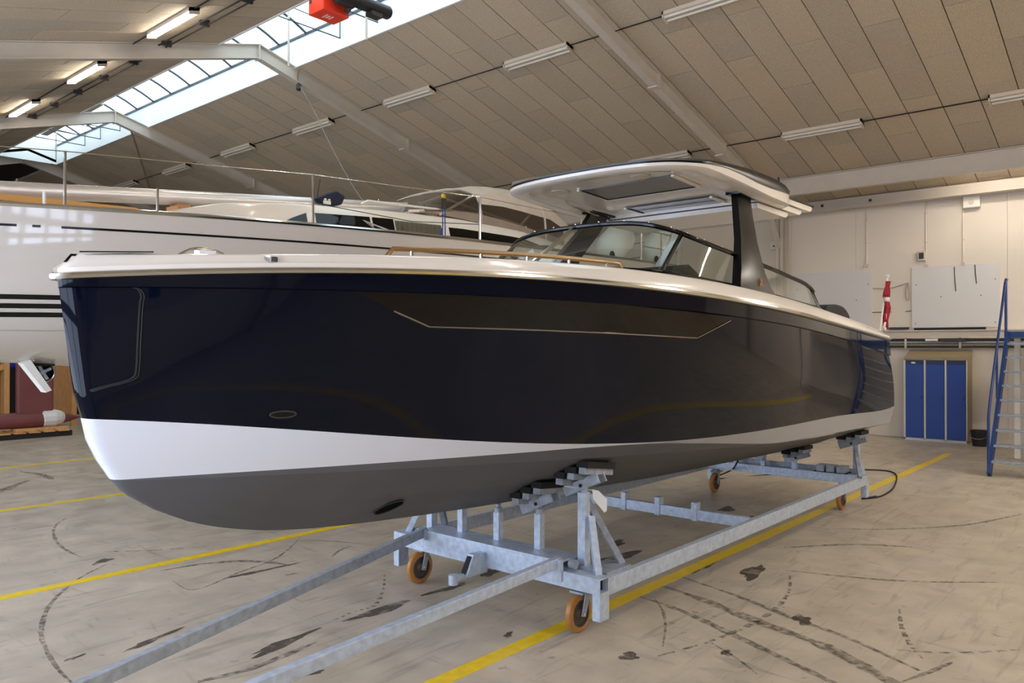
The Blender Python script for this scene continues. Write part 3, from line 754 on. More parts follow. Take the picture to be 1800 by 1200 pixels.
# bronze hand rail along the side deck
hr = [(x, YC - (bS(x) - .16), zT(x) + .045) for x in [3.06 + k * .11 for k in range(16)]]
hr0 = [(hr[0][0] - .05, hr[0][1] - .0, zT(3.0) - .005)] + hr + [(hr[-1][0] + .06, hr[-1][1], zT(hr[-1][0]) - .005)]
rl = MB().tube(hr0, .015, 8).build("hand_rail", 'bronze', boat, smooth=True)
for k in (1, 5, 8, 11, 14): MB().tube([(hr[k][0], hr[k][1], zT(hr[k][0]) - .02), (hr[k][0], hr[k][1], hr[k][2])], .012, 8).build("rail_post", 'steel', rl)
# transom platform
pf = MB(); pz = 1.46
pf.prism([(10.75, YC - 1.28, pz - .15), (11.45, YC - 1.2, pz - .15), (11.55, YC - 1.1, pz - .15), (11.55, YC + 1.1, pz - .15), (11.45, YC + 1.2, pz - .15), (10.75, YC + 1.28, pz - .15)], (0, 0, .15))
pf_o = pf.build("swim_platform", 'white_gel', boat, bevel=.02)
MB().tube([(10.8, YC - 1.295, pz - .05), (11.45, YC - 1.215, pz - .05), (11.56, YC - 1.1, pz - .05), (11.56, YC + 1.1, pz - .05)], .012, 8).build("platform_rail", 'steel', pf_o)
# cockpit coaming, dash and stern bench seen over the gunwale
MB().prism([(5.5, YC - 1.0, 2.5), (6.3, YC - 1.02, 2.5), (6.3, YC - 1.02, 2.72), (6.1, YC - 1.02, 2.80), (5.5, YC - 1.0, 2.73)], (0, 2.0, 0)).build("dashboard", 'black_matt', boat, bevel=.02)
sb = spline([(9.15, 0, 2.40), (9.2, 0, 2.54), (9.45, 0, 2.585), (9.75, 0, 2.565), (9.95, 0, 2.48), (10.05, 0, 2.34)], 5)
MB().prism([(x, YC - 1.12, z) for x, _, z in sb], (0, 1.9, 0)).build("stern_seat_cover", 'black_matt', boat, smooth=True, bevel=.02)
co = MB()
for s in (1, -1):
    rows = [[(x, YC - s * (bS(x) - .30), zT(x) - .02), (x, YC - s * (bS(x) - .36), zT(x) + .05), (x, YC - s * (bS(x) - .44), zT(x) + .05), (x, YC - s * (bS(x) - .46), zT(x) - .02)] for x in [5.3 + k * .25 for k in range(15)]]
    co.grid(rows if s < 0 else [r[::-1] for r in rows])
co.build("cockpit_coaming", 'black', boat, smooth=True)

# windscreen: black top rail, mullions, panes of glass
TOPS = [(8.94, 1.10, 2.55), (8.70, 1.10, 2.742), (8.0, 1.10, 2.833), (7.42, 1.10, 2.889), (6.9, 1.10, 2.934), (6.44, 1.09, 2.975), (6.12, 1.03, 3.03), (5.98, .90, 3.095), (5.88, .66, 3.16), (5.83, .34, 3.185)]
BASE = [(8.96, 1.13, 2.50), (8.8, 1.14, 2.52), (8.0, 1.15, 2.57), (7.42, 1.15, 2.61), (6.8, 1.15, 2.64), (6.2, 1.15, 2.66), (5.68, 1.14, 2.68), (5.4, .98, 2.70), (5.22, .70, 2.72), (5.12, .36, 2.74)]
TOPS = spline(TOPS + [(5.82, 0, 3.19)], 4); BASE = spline(BASE + [(5.1, 0, 2.75)], 4)
def ws(c, s): return [(x, YC - s * b, z) for x, b, z in c]
wsh = MB()
full_t = ws(TOPS, 1) + ws(TOPS, -1)[::-1][1:]; full_b = ws(BASE, 1) + ws(BASE, -1)[::-1][1:]
rail = MB().tube(full_t[3:-3], .022, 8).tube([full_t[0], full_t[4]], .018, 8).tube([full_t[-1], full_t[-5]], .018, 8).build("windscreen_frame", 'black', boat, smooth=True)
MB().tube(full_b, .016, 8).build("lower_seal", 'black', rail)
for k in range(4, len(full_t) - 4, 3): MB().lathe((full_t[k][0], full_t[k][1], full_t[k][2] + .018), [(.007, 0), (.007, .008), (.003, .011)], n=8).build("rail_stud", 'steel', rail)
n_ = len(TOPS)
cut = [0, 16, 26, n_ - 1]                    # panes end at these stations, port side
names = [(0, 16), (16, 26), (26, n_ - 1)]
for s in (1, -1):
    for a, b in names:
        rows = [[ws(TOPS, s)[k] for k in range(a, b + 1)], [ws(BASE, s)[k] for k in range(a, b + 1)]]
        MB().grid(rows if s < 0 else rows[::-1]).build("windscreen_pane", 'glass', boat, smooth=True)
    for k in (26,):
        MB().bar(ws(TOPS, s)[k], ws(BASE, s)[k], .025, .03).build("mullion", 'black', boat)
MB().bar((5.82, YC, 3.19), (5.1, YC, 2.75), .03, .03).build("mullion", 'steel', boat)

rw = MB(); pth = spline([(6.12, 3.60, 2.66), (6.14, 3.57, 2.80), (6.2, 3.47, 3.0), (6.22, 3.44, 3.1)], 6)
rw.grid([[(p[0] + .02 * math.sin(k * .9), p[1] + (k - 3) * .018, p[2]) for p in pth] for k in range(7)])
tag(rw.build("plastic_sheet", 'plastic_white', None, smooth=True, solid=.01), "white plastic strip with a red edge leaning behind the motorboat windscreen", "plastic strip")
MB().tube([(p[0] - .01, p[1] + .058, p[2]) for p in pth], .006, 6).build("red_edge", 'flag_red', bpy.data.objects["plastic_sheet"])
# hardtop
OUT = [(5.76, 0), (5.77, .3), (5.80, .55), (5.87, .78), (5.99, .95), (6.16, 1.06), (6.4, 1.11), (6.9, 1.125), (7.6, 1.12), (8.05, 1.10), (8.22, 1.05), (8.28, .95), (8.29, .5), (8.29, 0)]
half = spline([(x, b, 0) for x, b in OUT], 4)
def outline(k):
    """rim scaled towards its centre by k metres"""
    cx = 7.02; o = []
    for x, b, _ in half:
        fx = (x - cx) / 1.28; o.append((x - k * fx, max(b - k * b / 1.12, 0)))
    return [(x, YC - b) for x, b in o] + [(x, YC + b) for x, b in o[::-1][1:-1]]
def rim(k, zf): return [(x, y, zf(x)) for x, y in outline(k)]
zt_ = lambda x: float(np.interp(x, [5.7, 6.1, 6.6, 7.1, 7.7, 8.3], [3.705, 3.715, 3.755, 3.785, 3.79, 3.77]))
zb_ = lambda x: float(np.interp(x, [5.7, 6.1, 6.6, 6.9, 7.3, 7.6, 8.3], [3.672, 3.675, 3.70, 3.69, 3.665, 3.665, 3.69]))
zl = lambda x: float(np.interp(x, [5.7, 6.3, 7.0, 7.6, 8.3], [3.632, 3.64, 3.605, 3.575, 3.57]))
top = part("hardtop", (7.0, YC, 3.6), boat)
ht = MB().grid([rim(.0, zb_), rim(-.004, lambda x: zb_(x) * .5 + zt_(x) * .5), rim(.02, zt_), rim(.16, lambda x: zt_(x) + .02), rim(.5, lambda x: zt_(x) + .035), rim(.9, lambda x: zt_(x) + .04)], closed=True)
rp = rim(.9, lambda x: zt_(x) + .04); ht.poly(rp)
lab(ht.build("roof_shell", 'black_satin', top, smooth=True, angle=60), "black glossy roof shell")
un = MB().grid([rim(.0, zb_), rim(.006, lambda x: zl(x) + .015), rim(.03, zl), rim(.17, lambda x: zl(x) + .004), rim(.185, lambda x: zl(x) + .022), rim(.30, lambda x: zl(x) + .026), rim(.315, lambda x: zl(x) + .04), rim(.36, lambda x: zl(x) + .045)][::-1], closed=True)
un.poly(rim(.36, lambda x: zl(x) + .045))
lab(un.build("underside_moulding", 'white_gel', top, smooth=True, angle=40), "white moulded underside")
for x0, x1, y0, y1 in ((6.42, 6.90, 3.62, 4.64), (7.38, 7.88, 3.72, 4.70)):
    za, zb2 = zl(x0) + .030, zl(x1) + .030
    MB().prism([(x0, y0, za), (x1, y0, zb2), (x1, y1, zb2), (x0, y1, za)], (0, 0, .004)).build("hatch_glass", 'hatch_grey', top)
    MB().bar((x1, y0 - .01, zb2), (x1, y1 + .01, zb2), .022, .014).bar((x0, y1, za), (x1, y1, zb2), .014, .012).build("hatch_seal", 'black_matt', top)
    MB().bar((x1 + .03, y0 - .04, zb2), (x1 + .03, y1 + .04, zb2), .035, .02).bar((x0 - .02, y0 - .02, za), (x1 + .03, y0 - .02, zb2), .03, .02).bar((x0 - .02, y1 + .03, za), (x1 + .03, y1 + .03, zb2), .03, .02).build("hatch_surround", 'white_gel', top)
for x0, y0 in ((6.35, 4.86), (6.28, 3.86)):
    MB().lathe((x0, y0, zl(x0) + .025), [(.09, 0), (.095, .008), (.09, .016)], n=24).build("downlight", 'lamp_body', top, smooth=True)
MB().tube([(6.72, 5.06, zl(6.7) + .03), (6.78, 5.06, zl(6.7) - .005), (8.0, 5.2, zl(8.0) - .005), (8.06, 5.2, zl(8) + .03)], .012, 8).build("grab_rail", 'steel', top, smooth=True)
for x1, z0, hw in ((8.50, 3.50, .93), (8.82, 3.565, .96), (9.06, 3.63, .99)):
    MB().prism([(7.7, YC - hw, z0 + .012), (x1 - .06, YC - hw, z0), (x1, YC - hw, z0 + .03), (x1, YC - hw, z0 + .062), (7.7, YC - hw, z0 + .062)], (0, 2 * hw, 0)).build("sliding_tray", 'white_gel', top)
MB().box((8.2, YC - 1.0, 3.692), (9.1, YC + 1.0, 3.712)).build("tray_cover", 'black_matt', top)
MB().tube([(8.2, YC - .95, 3.75), (8.2, YC - .95, 3.90)], .012, 6).build("antenna", 'plastic_black', top)
for s in (1, -1):
    def q(x, b, z): return (x, YC - s * b, z)
    lv = [(2.45, 6.58, 7.50, 1.255, 1.16), (2.58, 6.61, 7.42, 1.25, 1.16), (2.66, 6.63, 7.31, 1.24, 1.155), (2.8, 6.72, 7.26, 1.205, 1.12), (3.1, 6.94, 7.33, 1.10, 1.03), (3.4, 7.18, 7.52, .97, .90), (3.60, 7.28, 7.62, .90, .84)]
    rows = [[q(x0, bo, z), q((x0 * .72 + x1 * .28), bo + .02, z), q(x1, bo - .01, z), q(x1, bi, z), q(x0, bi, z)] for z, x0, x1, bo, bi in lv]
    lg = MB().grid(rows if s < 0 else [r[::-1] for r in rows], closed=True).build("hardtop_leg", 'black_satin', boat, smooth=True, angle=20)
    MB().prism([q(7.24, .80, 3.62), q(7.24, .95, 3.62), q(7.78, .92, 3.62), q(7.78, .80, 3.62)], (0, 0, -.03)).build("leg_flange", 'black', lg)
    if s > 0:
        ex, ez, ey = 7.03, 2.69, YC - 1.256
        MB().bar((ex - .03, ey, ez - .035), (ex + .03, ey, ez + .035), .012, .006, (0, 1, 0)).bar((ex - .03, ey, ez + .035), (ex + .03, ey, ez - .035), .012, .006, (0, 1, 0)).build("emblem", 'copper', lg)

# ensign on the port quarter
fs = thing("flag", (10.52, 2.97, 2.28), "limp red and white flag hanging on a staff at the motorboat stern", "flag")
MB().tube([(10.50, 2.97, 2.24), (10.86, 2.97, 2.985)], .011, 8).lathe((10.86, 2.97, 2.985), [(.02, 0), (.026, .015), (.016, .035)], n=10).build("staff", 'plastic_white', fs, smooth=True)
def flag_rows(pts):
    rows = []
    for z, xc, w in pts:
        rows.append([(xc + 1.45 * w * (k / 8 - .5), 2.95 + .028 * math.sin(k * 1.9 + z * 9), z) for k in range(9)])
    return rows
fl = [(2.93, 10.82, .03), (2.86, 10.80, .07), (2.78, 10.76, .11), (2.72, 10.74, .13)]
MB().grid(flag_rows(fl)).build("upper_cloth", 'flag_red', fs, smooth=True, solid=.006)
MB().grid(flag_rows([(2.72, 10.74, .11), (2.66, 10.75, .10)])).build("cross_band", 'flag_white', fs, smooth=True, solid=.006)
MB().grid(flag_rows([(2.66, 10.76, .12), (2.58, 10.76, .13), (2.5, 10.71, .12), (2.42, 10.67, .09), (2.36, 10.69, .05), (2.31, 10.71, .02)])).build("lower_cloth", 'flag_red', fs, smooth=True, solid=.006)
MB().tube(spline([(10.66, 2.94, 2.5), (10.64, 2.94, 2.4), (10.60, 2.94, 2.33), (10.65, 2.95, 2.29), (10.7, 2.95, 2.34)], 4), .014, 8).build("halyard", 'flag_white', fs, smooth=True)

# ------------------------------------------------------------------ trailer
tl = thing("boat_trailer", (7.6, YC, 0), "galvanised steel wheeled boat trailer with tow bars under the motorboat", "trailer")
Y0, Y1 = 3.17, 5.39
def tp(mb, name, m='galv', bevel=.004, **k): return mb.build(name, m, tl, bevel=bevel, **k)
for ya in (Y0, Y1 - .06): tp(MB().box((4.72, ya, .30), (10.68, ya + .06, .425)), "side_rail")
# front cross beam with hollow end and upper channel
tp(MB().box((4.60, Y0, .325), (4.72, Y1, .335)).box((4.60, Y0, .43), (4.72, Y1, .44)).box((4.60, Y0, .335), (4.61, Y1, .43)).box((4.71, Y0, .335), (4.72, Y1, .43)), "front_beam", bevel=0)
MB().box((4.612, Y0 + .05, .336), (4.708, Y0 + .06, .43)).build("beam_cavity", 'mesh_dark', tl)  # dark plug supplies the shade inside the hollow beam end
tp(MB().box((4.585, 3.50, .36), (4.60, 5.02, .50)).box((4.585, 3.50, .50), (4.83, 5.02, .515)).box((4.815, 3.50, .44), (4.83, 5.02, .50)), "front_channel", bevel=.002)
tp(MB().box((4.74, 3.3, .40), (4.83, 5.3, .46)), "rear_flange", 'galv2')
tp(MB().box((7.30, Y0 + .06, .31), (7.36, Y1 - .06, .415)), "middle_beam")
for yy in (4.288, 3.857, 4.71): tp(MB().box((7.285, yy - .03, .30), (7.375, yy + .03, .49)), "beam_stub")
tp(MB().box((10.36, Y0 + .06, .34), (10.46, Y1 - .06, .45)), "rear_beam")
tp(MB().box((10.56, Y0 + .06, .40), (10.60, Y1 - .06, .50)), "rear_beam", 'galv2')
for xx in (4.60, 10.62):
    for ya in (Y0 - .005, Y1 - .065):
        tp(MB().box((xx, ya, .135), (xx + .115, ya + .07, .33)), "corner_leg")
def upright(x, y, z1, ztop, s, sx):
    t = part("support_post", (x, y, .42), tl)
    MB().box((x - .035, y - .035, .42), (x + .035, y + .035, z1)).build("post_tube", 'galv', t, bevel=.004)
    MB().lathe((x, y, z1 - .01), [(.033, 0), (.033, .05), (.026, .055), (.026, .07)], n=14).build("nut", 'galv2', t, smooth=True)
    MB().lathe((x, y, z1), [(.024, 0), (.024, ztop - z1)], n=14).build("threaded_rod", 'galv2', t, smooth=True)
    oy = .20 if sx > 0 else .08
    MB().bar((x + .02 * sx, y - .05 * s, z1 - .18), (x - .10 * sx if sx > 0 else x, y - oy * s, .43), .05, .05).build("brace", 'galv', t, bevel=.003)
    MB().bar((x + .03 * sx, y - .0 * s, z1 - .06), (x + .30 * sx, y - .14 * s, .43), .05, .05).build("brace", 'galv2', t, bevel=.003)
    MB().box((x - .02, min(y, y - .22 * s), .425), (x + .3 * sx if sx > 0 else x + .02, max(y, y - .22 * s), .435)).build("foot_plate", 'galv2', t) if sx > 0 else None
    return t
upright(4.80, 3.45, 1.0, 1.10, 1, 1); upright(4.80, 5.11, 1.0, 1.10, -1, 1)
upright(10.66, 3.30, .80, .93, 1, -1); upright(10.66, 5.26, .80, .93, -1, -1)
for yy, zt in ((4.288, .79), (3.857, .84), (4.703, .84)):
    t = part("keel_post", (4.77, yy, .46), tl)
    MB().box((4.74, yy - .03, .45), (4.80, yy + .03, zt - .05)).build("post_tube", 'galv', t, bevel=.004)
    MB().lathe((4.77, yy, zt - .06), [(.032, 0), (.032, .045), (.022, .05), (.022, .12 if zt > .8 else .075)], n=14).build("threaded_rod", 'galv2', t, smooth=True)
for yy, zt in ((4.45, .62), (4.02, .58), (4.85, .66)):
    MB().box((10.38, yy - .03, .44), (10.44, yy + .03, zt + .05)).build("keel_post", 'galv', tl, bevel=.004)
def pad(x, b, s, n=3, ln=.34):
    """slatted cradle pad lying against the bottom: slats run fore and aft, stepping up the deadrise"""
    y = YC - s * b
    zb = lambda bb, xx: zC2(xx) * (bb / bC2(xx)) + zKe(xx) * (1 - bb / bC2(xx))
    t = part("cradle_pad", (x, y, zb(b, x) - .15), tl)
    w = .085
    for k in range(n):
        bb = b + (k - (n - 1) / 2) * w * 1.25
        za, zc = zb(bb, x - ln / 2) - .055, zb(bb, x + ln / 2) - .055
        MB().bar((x - ln / 2, YC - s * bb, za - .022), (x + ln / 2, YC - s * bb, zc - .022), .062, .05).build("slat", 'galv2', t, bevel=.004)
        MB().bar((x - ln / 2, YC - s * bb, za + .024), (x + ln / 2, YC - s * bb, zc + .024), .10, .048).build("rubber_strip", 'black_matt', t)
    b0, b1 = b - n * w * .6, b + n * w * .6
    for dx in (-.045, .045):
        MB().bar((x + dx, YC - s * b0, zb(b0, x) - .135), (x + dx, YC - s * b1, zb(b1, x) - .135), .012, .075).build("pivot_channel", 'galv2', t)
    MB().tube([(x - .06, y, zb(b, x) - .14), (x + .06, y, zb(b, x) - .14)], .014, 8).build("pivot_pin", 'mesh_dark', t)
    return t
for s in (1, -1):
    pad(4.81, .83, s, 3, .36); pad(4.78, .423, s, 3, .36); pad(10.5, .98, s, 3, .3); pad(10.4, .30, s, 3, .3)
# spare pad blocks lying on the rear beam
for k in range(3):
    MB().box((10.37, 3.36 + k * .13, .452), (10.56, 3.46 + k * .13, .54)).build("loose_block", 'galv2', tl)
MB().box((10.37, 3.33, .445), (10.55, 3.75, .46)).build("loose_strip", 'black_matt', tl)
# tow lug and tow bars
tp(MB().prism([(4.60, 4.25, .29), (4.36, 4.25, .30), (4.44, 4.25, .46), (4.60, 4.25, .45)], (0, .07, 0)), "tow_lug")
MB().prism([(4.355, 4.263, .315), (4.353, 4.307, .315), (4.428, 4.307, .445), (4.43, 4.263, .445)], (-.003, 0, .002)).build("lug_opening", 'mesh_dark', tl)  # dark plate laid on for the shade in the lug opening
tp(MB().box((4.25, 4.265, .285), (4.60, 4.305, .325)), "tow_tongue")
MB().lathe((4.25, 4.285, .265), [(.038, 0), (.038, .075)], n=18).build("tow_eye", 'galv', tl, smooth=True)
for ya, ye in ((4.985, 4.06), (3.54, 3.47)):
    tp(MB().bar((4.60, ya, .50), (.95, ye if ya > 4 else 3.50, .36), .055, .075), "tow_bar", 'galv2' if ya > 4 else 'galv')
    tp(MB().box((4.55, ya - .05, .44), (4.60, ya + .05, .53)), "tow_bracket")
MB().lathe((4.66, 3.42, .49), [(.035, 0), (.035, .05)], (0, 1, 0), 16).build("bar_pin", 'galv2', tl, smooth=True)
# castors
def castor(x, y):
    t = part("castor", (x, y, 0), tl)
    R, w = .14, .055
    wprof = [(.092, -w / 2), (R - .02, -w / 2), (R - .004, -w / 2 + .008), (R, -w / 4), (R, w / 4), (R - .004, w / 2 - .008), (R - .02, w / 2), (.092, w / 2), (.092, -w / 2)]
    wh = MB().lathe((x, y, R), wprof, (0, 1, 0), 36, False).build("wheel", 'orange_wheel', t, smooth=True)
    MB().lathe((x, y, R), [(.03, -.036), (.034, -.033), (.05, -.018), (.086, -.014), (.09, -.029), (.098, -.029), (.098, .029), (.09, .029), (.086, .014), (.05, .018), (.034, .033), (.03, .036)], (0, 1, 0), 28).build("hub", 'hub', t, smooth=True)
    for s in (-1, 1):
        MB().bar((x + .005, y + s * .045, R - .02), (x + .055, y + s * .045, .29), .05, .01, (0, 1, 0)).build("fork_arm", 'galv2', t, bevel=.002)
    MB().box((x - .03, y - .06, .285), (x + .13, y + .06, .30)).lathe((x + .05, y, .30), [(.045, 0), (.045, .028)], n=16).build("swivel_plate", 'galv2', t)
    MB().tube([(x, y - .055, R), (x, y + .055, R)], .012, 8).build("axle_bolt", 'steel', t)
castor(4.66, 3.40); castor(4.70, 5.16); castor(10.36, 3.395); castor(10.38, 5.16)
# document bag hanging on the near post
bg = thing("document_bag", (4.86, 3.36, .86), "clear plastic document bag tied to the near trailer post", "bag")
MB().tube([(4.70, 3.56, 1.045), (4.80, 3.45, 1.02), (4.86, 3.38, 1.01)], .004, 6).build("cable_tie", 'plastic_white', bg)
MB().prism([(4.83, 3.395, 1.02), (4.835, 3.39, .95), (4.895, 3.33, .845), (4.905, 3.315, .86), (4.91, 3.315, .945), (4.865, 3.36, 1.01)], (.006, .004, 0)).build("sleeve", 'plastic_white', bg)
# power lead on the floor behind the trailer
tag(MB().tube([(p[0], p[1], p[2]) for p in spline([(9.6, 4.45, .6), (10.4, 4.9, .35), (11.4, 5.6, .012), (12.6, 5.0, .012), (13.6, 4.4, .012), (13.9, 3.75, .012), (12.6, 3.35, .012), (11.6, 3.25, .012), (11.2, 3.4, .012), (11.5, 3.3, .012)], 6)], .011, 6).build("power_lead", 'black_matt', None, smooth=True),
    "thin dark power lead looping over the floor behind the trailer", "cable")

# ------------------------------------------------------------------ sailing yacht behind
SY = 10.2
yb = thing("sailing_yacht", (8, SY, .3), "large white sailing yacht with black stripes standing behind the motorboat", "boat")
def sB(X, x0=.4, B=2.05, L=8., Be=1.75, Xt=9., Xe=15.8):
    s = max(X - x0, 0); b = B * (1 - (1 - min(s / L, 1)) ** 2.0); t = min(max((X - Xt) / (Xe - Xt), 0), 1); return b - (B - Be) * t * t
sZ = lambda X: 3.49 + .021 * X
sbot = interp_smooth([(p[0], p[2]) for p in spline([(.4, 0, 2.5), (1.2, 0, 2.15), (2.3, 0, 1.97), (3.4, 0, 1.87), (5.5, 0, 1.7), (8, 0, 1.62), (11, 0, 1.75), (13.5, 0, 2.1), (15.8, 0, 2.55)], 6)])
sxs = [.4 + 15.4 * (k / 50) ** 1.25 for k in range(51)]
def shull(X, z):
    t = min(max((sZ(X) - z) / (sZ(X) - sbot(X)), 0), 1); return sB(X) * max(1 - t ** 3.4, 0) ** .62 * (1 - .06 * t)
sh = MB()
ts = [0, .08, .16, .25, .35, .45, .55, .64, .72, .79, .85, .90, .94, .97, .99, 1.0]
for s in (1, -1):
    rows = []
    for t in ts:
        rows.append([(x, SY - s * shull(x, sZ(x) - t * (sZ(x) - sbot(x))), sZ(x) - t * (sZ(x) - sbot(x))) for x in sxs])
    sh.grid(rows[::-1] if s > 0 else rows)
xe = sxs[-1]
pr_ = [(xe, SY - shull(xe, sZ(xe) - t * (sZ(xe) - sbot(xe))), sZ(xe) - t * (sZ(xe) - sbot(xe))) for t in ts]
sh.poly(pr_ + [(p[0], 2 * SY - p[1], p[2]) for p in pr_[::-1][1:]])
lab(sh.build("hull", 'sail_white', yb, smooth=True, angle=50), "glossy off-white yacht hull")
dk = MB().grid([[(x, SY - sB(x) + .02, sZ(x) - .02) for x in sxs], [(x, SY, sZ(x) + .06) for x in sxs], [(x, SY + sB(x) - .02, sZ(x) - .02) for x in sxs]])
dk.build("deck", 'cabin_white', yb, smooth=True)
for s in (1, -1):
    MB().tube([(x, SY - s * (sB(x) - .01), sZ(x) + .012) for x in sxs], .028, 8).build("toe_rail", 'steel', yb, smooth=True)
def sband(z0f, z1f, x0, x1, name, m):
    for s in (1,):
        xs = [x0 + (x1 - x0) * k / 48 for k in range(49)]
        rows = [[(x, SY - s * (shull(x, z0f(x)) + .004), z0f(x)) for x in xs], [(x, SY - s * (shull(x, z1f(x)) + .004), z1f(x)) for x in xs]]
        MB().grid(rows).build(name, m, yb, smooth=True)
sband(lambda x: sZ(x) - .215 - .004 * (x - 3), lambda x: sZ(x) - .19 - .004 * (x - 3), 3.13, 15.5, "cove_stripe", 'black')
sband(lambda x: sZ(x) - .215, lambda x: sZ(x) - .19, 2.88, 2.95, "cove_stripe", 'black')
sband(lambda x: sZ(x) - .215, lambda x: sZ(x) - .19, 1.6, 2.75, "cove_stripe", 'black')
for z0 in (2.585, 2.492, 2.40): sband(lambda x: z0 + .012 * (x - 2.8), lambda x: z0 + .05 + .012 * (x - 2.8), .9, 15.4, "boot_stripe", 'black')
sband(lambda x: 2.255, lambda x: 2.262, .9, 15.0, "knuckle_line", 'sail_grey')  # thin grey band along the hull crease
# keel fin, bulb and cradle that carry the yacht
MB().prism([(7.4, SY - .1, .55), (9.2, SY - .1, .55), (9.6, SY - .1, 1.75), (7.0, SY - .1, 1.75)], (0, .2, 0)).build("keel_fin", 'keel_red', yb, bevel=.04)
MB().lathe((6.7, SY, .47), [(.02, 0), (.14, .25), (.22, .8), (.25, 1.5), (.2, 2.4), (.1, 3.1), (.02, 3.4)], (1, 0, 0), 20).build("keel_bulb", 'keel_red', yb, smooth=True)
# retractable bow thruster hanging open under the bow
TX = 3.32
MB().lathe((TX, SY - .085, 1.785), [(.104, 0), (.112, -.006), (.120, 0), (.120, .16), (.112, .166), (.104, .16), (.104, 0)], (0, 1, 0), 28, False).build("thruster_ring", 'steel', yb, smooth=True)
MB().lathe((TX, SY + .02, 1.785), [(.104, 0), (.104, .01)], (0, 1, 0), 24).build("thruster_shadow", 'mesh_dark', yb)  # dark disc puts the shadow behind the fan into colour
MB().lathe((TX, SY - .07, 1.785), [(.01, 0), (.03, .01), (.034, .06)], (0, 1, 0), 16).build("thruster_hub", 'galv', yb, smooth=True)
for k in range(4):
    a = k * math.pi / 2 + .5
    MB().bar((TX + .03 * math.cos(a), SY - .045, 1.785 + .03 * math.sin(a)), (TX + .095 * math.cos(a), SY - .06, 1.785 + .095 * math.sin(a)), .034, .006, (0, 1, .4)).build("thruster_blade", 'galv', yb)
MB().prism([(3.03, SY - .3, 1.90), (3.11, SY - .3, 1.94), (3.33, SY - .3, 1.585), (3.27, SY - .3, 1.56)], (0, .16, 0)).build("thruster_door", 'plastic_white', yb)
MB().prism([(3.12, SY - .1, 1.95), (3.5, SY - .1, 1.95), (3.42, SY - .1, 1.86), (3.2, SY - .1, 1.86)], (0, .2, 0)).build("thruster_well", 'mesh_dark', yb)  # solid dark block for the shade of the open well
# coachroof
def cabin(X):
    w = float(np.interp(X, [4.3, 4.7, 5.3, 7, 10, 12.0, 12.6], [.3, .75, 1.0, 1.22, 1.4, 1.4, 1.35])); h = float(np.interp(X, [4.3, 4.6, 5.1, 6, 7.5, 9, 10.5, 11.5, 12.6], [3.62, 3.80, 3.93, 4.04, 4.13, 4.18, 4.14, 4.02, 3.86]))
    return w, h
cxs = [4.3 + k * 8.3 / 40 for k in range(41)]
cb = MB(); rows = []
for f, g in ((1.06, 0), (1.0, .55), (.95, .9), (.86, .98), (.5, 1.03), (0, 1.05), (-.5, 1.03), (-.86, .98), (-.95, .9), (-1.0, .55), (-1.06, 0)):
    rows.append([(x, SY - f * cabin(x)[0], sZ(x) - .0 + g * (cabin(x)[1] - sZ(x))) for x in cxs])
cb.grid(rows)
for i in (0, -1): cb.poly([r[i] for r in rows][:: 1 if i else -1])
cb.build("coachroof", 'cabin_white', yb, smooth=True, angle=60)
def cwin(x0, x1, g0, g1, r0=0.0, r1=0.0, m='win_dark'):
    xs = [x0 + (x1 - x0) * k / 10 for k in range(11)]
    def pt(x, g): return (x, SY - (1.06 - .11 * g) * cabin(x)[0] - .006, sZ(x) + g * (cabin(x)[1] - sZ(x)))
    up = [pt(x, g0 + (g1 - g0) * (min(1, (x - x0) / r0) ** .6 if r0 and x - x0 < r0 else 1) * (min(1, (x1 - x) / r1) ** .6 if r1 and x1 - x < r1 else 1)) for x in xs]
    MB().grid([[pt(x, g0) for x in xs], up]).build("cabin_window", m, yb)
cwin(5.75, 6.2, .06, .66, .45, 0); cwin(6.33, 7.2, .06, .68); cwin(7.24, 7.62, .06, .68); cwin(7.64, 8.55, .06, .66, m='glass'); cwin(8.70, 11.6, .04, .6, 0, 1.2)
cwin(7.64, 8.55, .06, .64, m='vinyl')
MB().tube([(7.2, SY - 1.03, 4.17), (7.3, SY - 1.05, 4.23), (9.6, SY - 1.2, 4.30), (9.7, SY - 1.2, 4.2)], .018, 8).build("cabin_rail", 'cabin_white', yb, smooth=True)
MB().bar((8.3, SY - 1.0, 4.22), (9.0, SY - .5, 4.25), .25, .04).build("roof_hatch", 'cabin_white', yb)
# stanchions and life lines
STN = [(3.18, .62), (4.05, .3), (5.85, .66), (8.72, .70), (11.4, .66), (13.6, .66), (15.3, .66)]
def spos(x, h): return (x, SY - sB(x) + .07, sZ(x) + h)
for x, h in STN:
    MB().tube([spos(x, 0), spos(x, h)], .016 if x < 8 else .02, 8).build("stanchion", 'steel', yb, smooth=True)
MB().tube([spos(3.0, 0), spos(3.0, .17)], .016, 8).build("vent_post", 'plastic_white', yb)
MB().tube([spos(.6, .62), spos(3.18, .62), spos(5.85, .66), spos(8.72, .70), spos(11.4, .66), spos(13.6, .66), spos(15.3, .66)], .006, 6).build("life_line", 'steel', yb)
MB().tube([spos(5.85, .3), (7.4, SY - 1.9, 3.85), spos(8.72, .28)], .006, 6).build("slack_line", 'dark_metal', yb)
for x in (13.6, 14.5, 15.3):
    MB().tube([spos(x, .0), spos(x, .66)], .016, 8).build("pushpit_post", 'steel', yb)
MB().tube([spos(13.6, .33), spos(15.3, .33), (15.7, SY, 4.13)], .014, 8).tube([spos(13.6, .66), spos(15.3, .66), (15.7, SY, 4.46)], .016, 8).build("pushpit_rail", 'steel', yb, smooth=True)
c_ = MB().tube([(9.75, SY - 1.9, sZ(9.8) + .1), (10.2, SY - 1.9, sZ(9.8) + .06), (10.6, SY - 1.9, sZ(9.8) + .1)], .03, 8).build("deck_cleat", 'steel', yb, smooth=True)
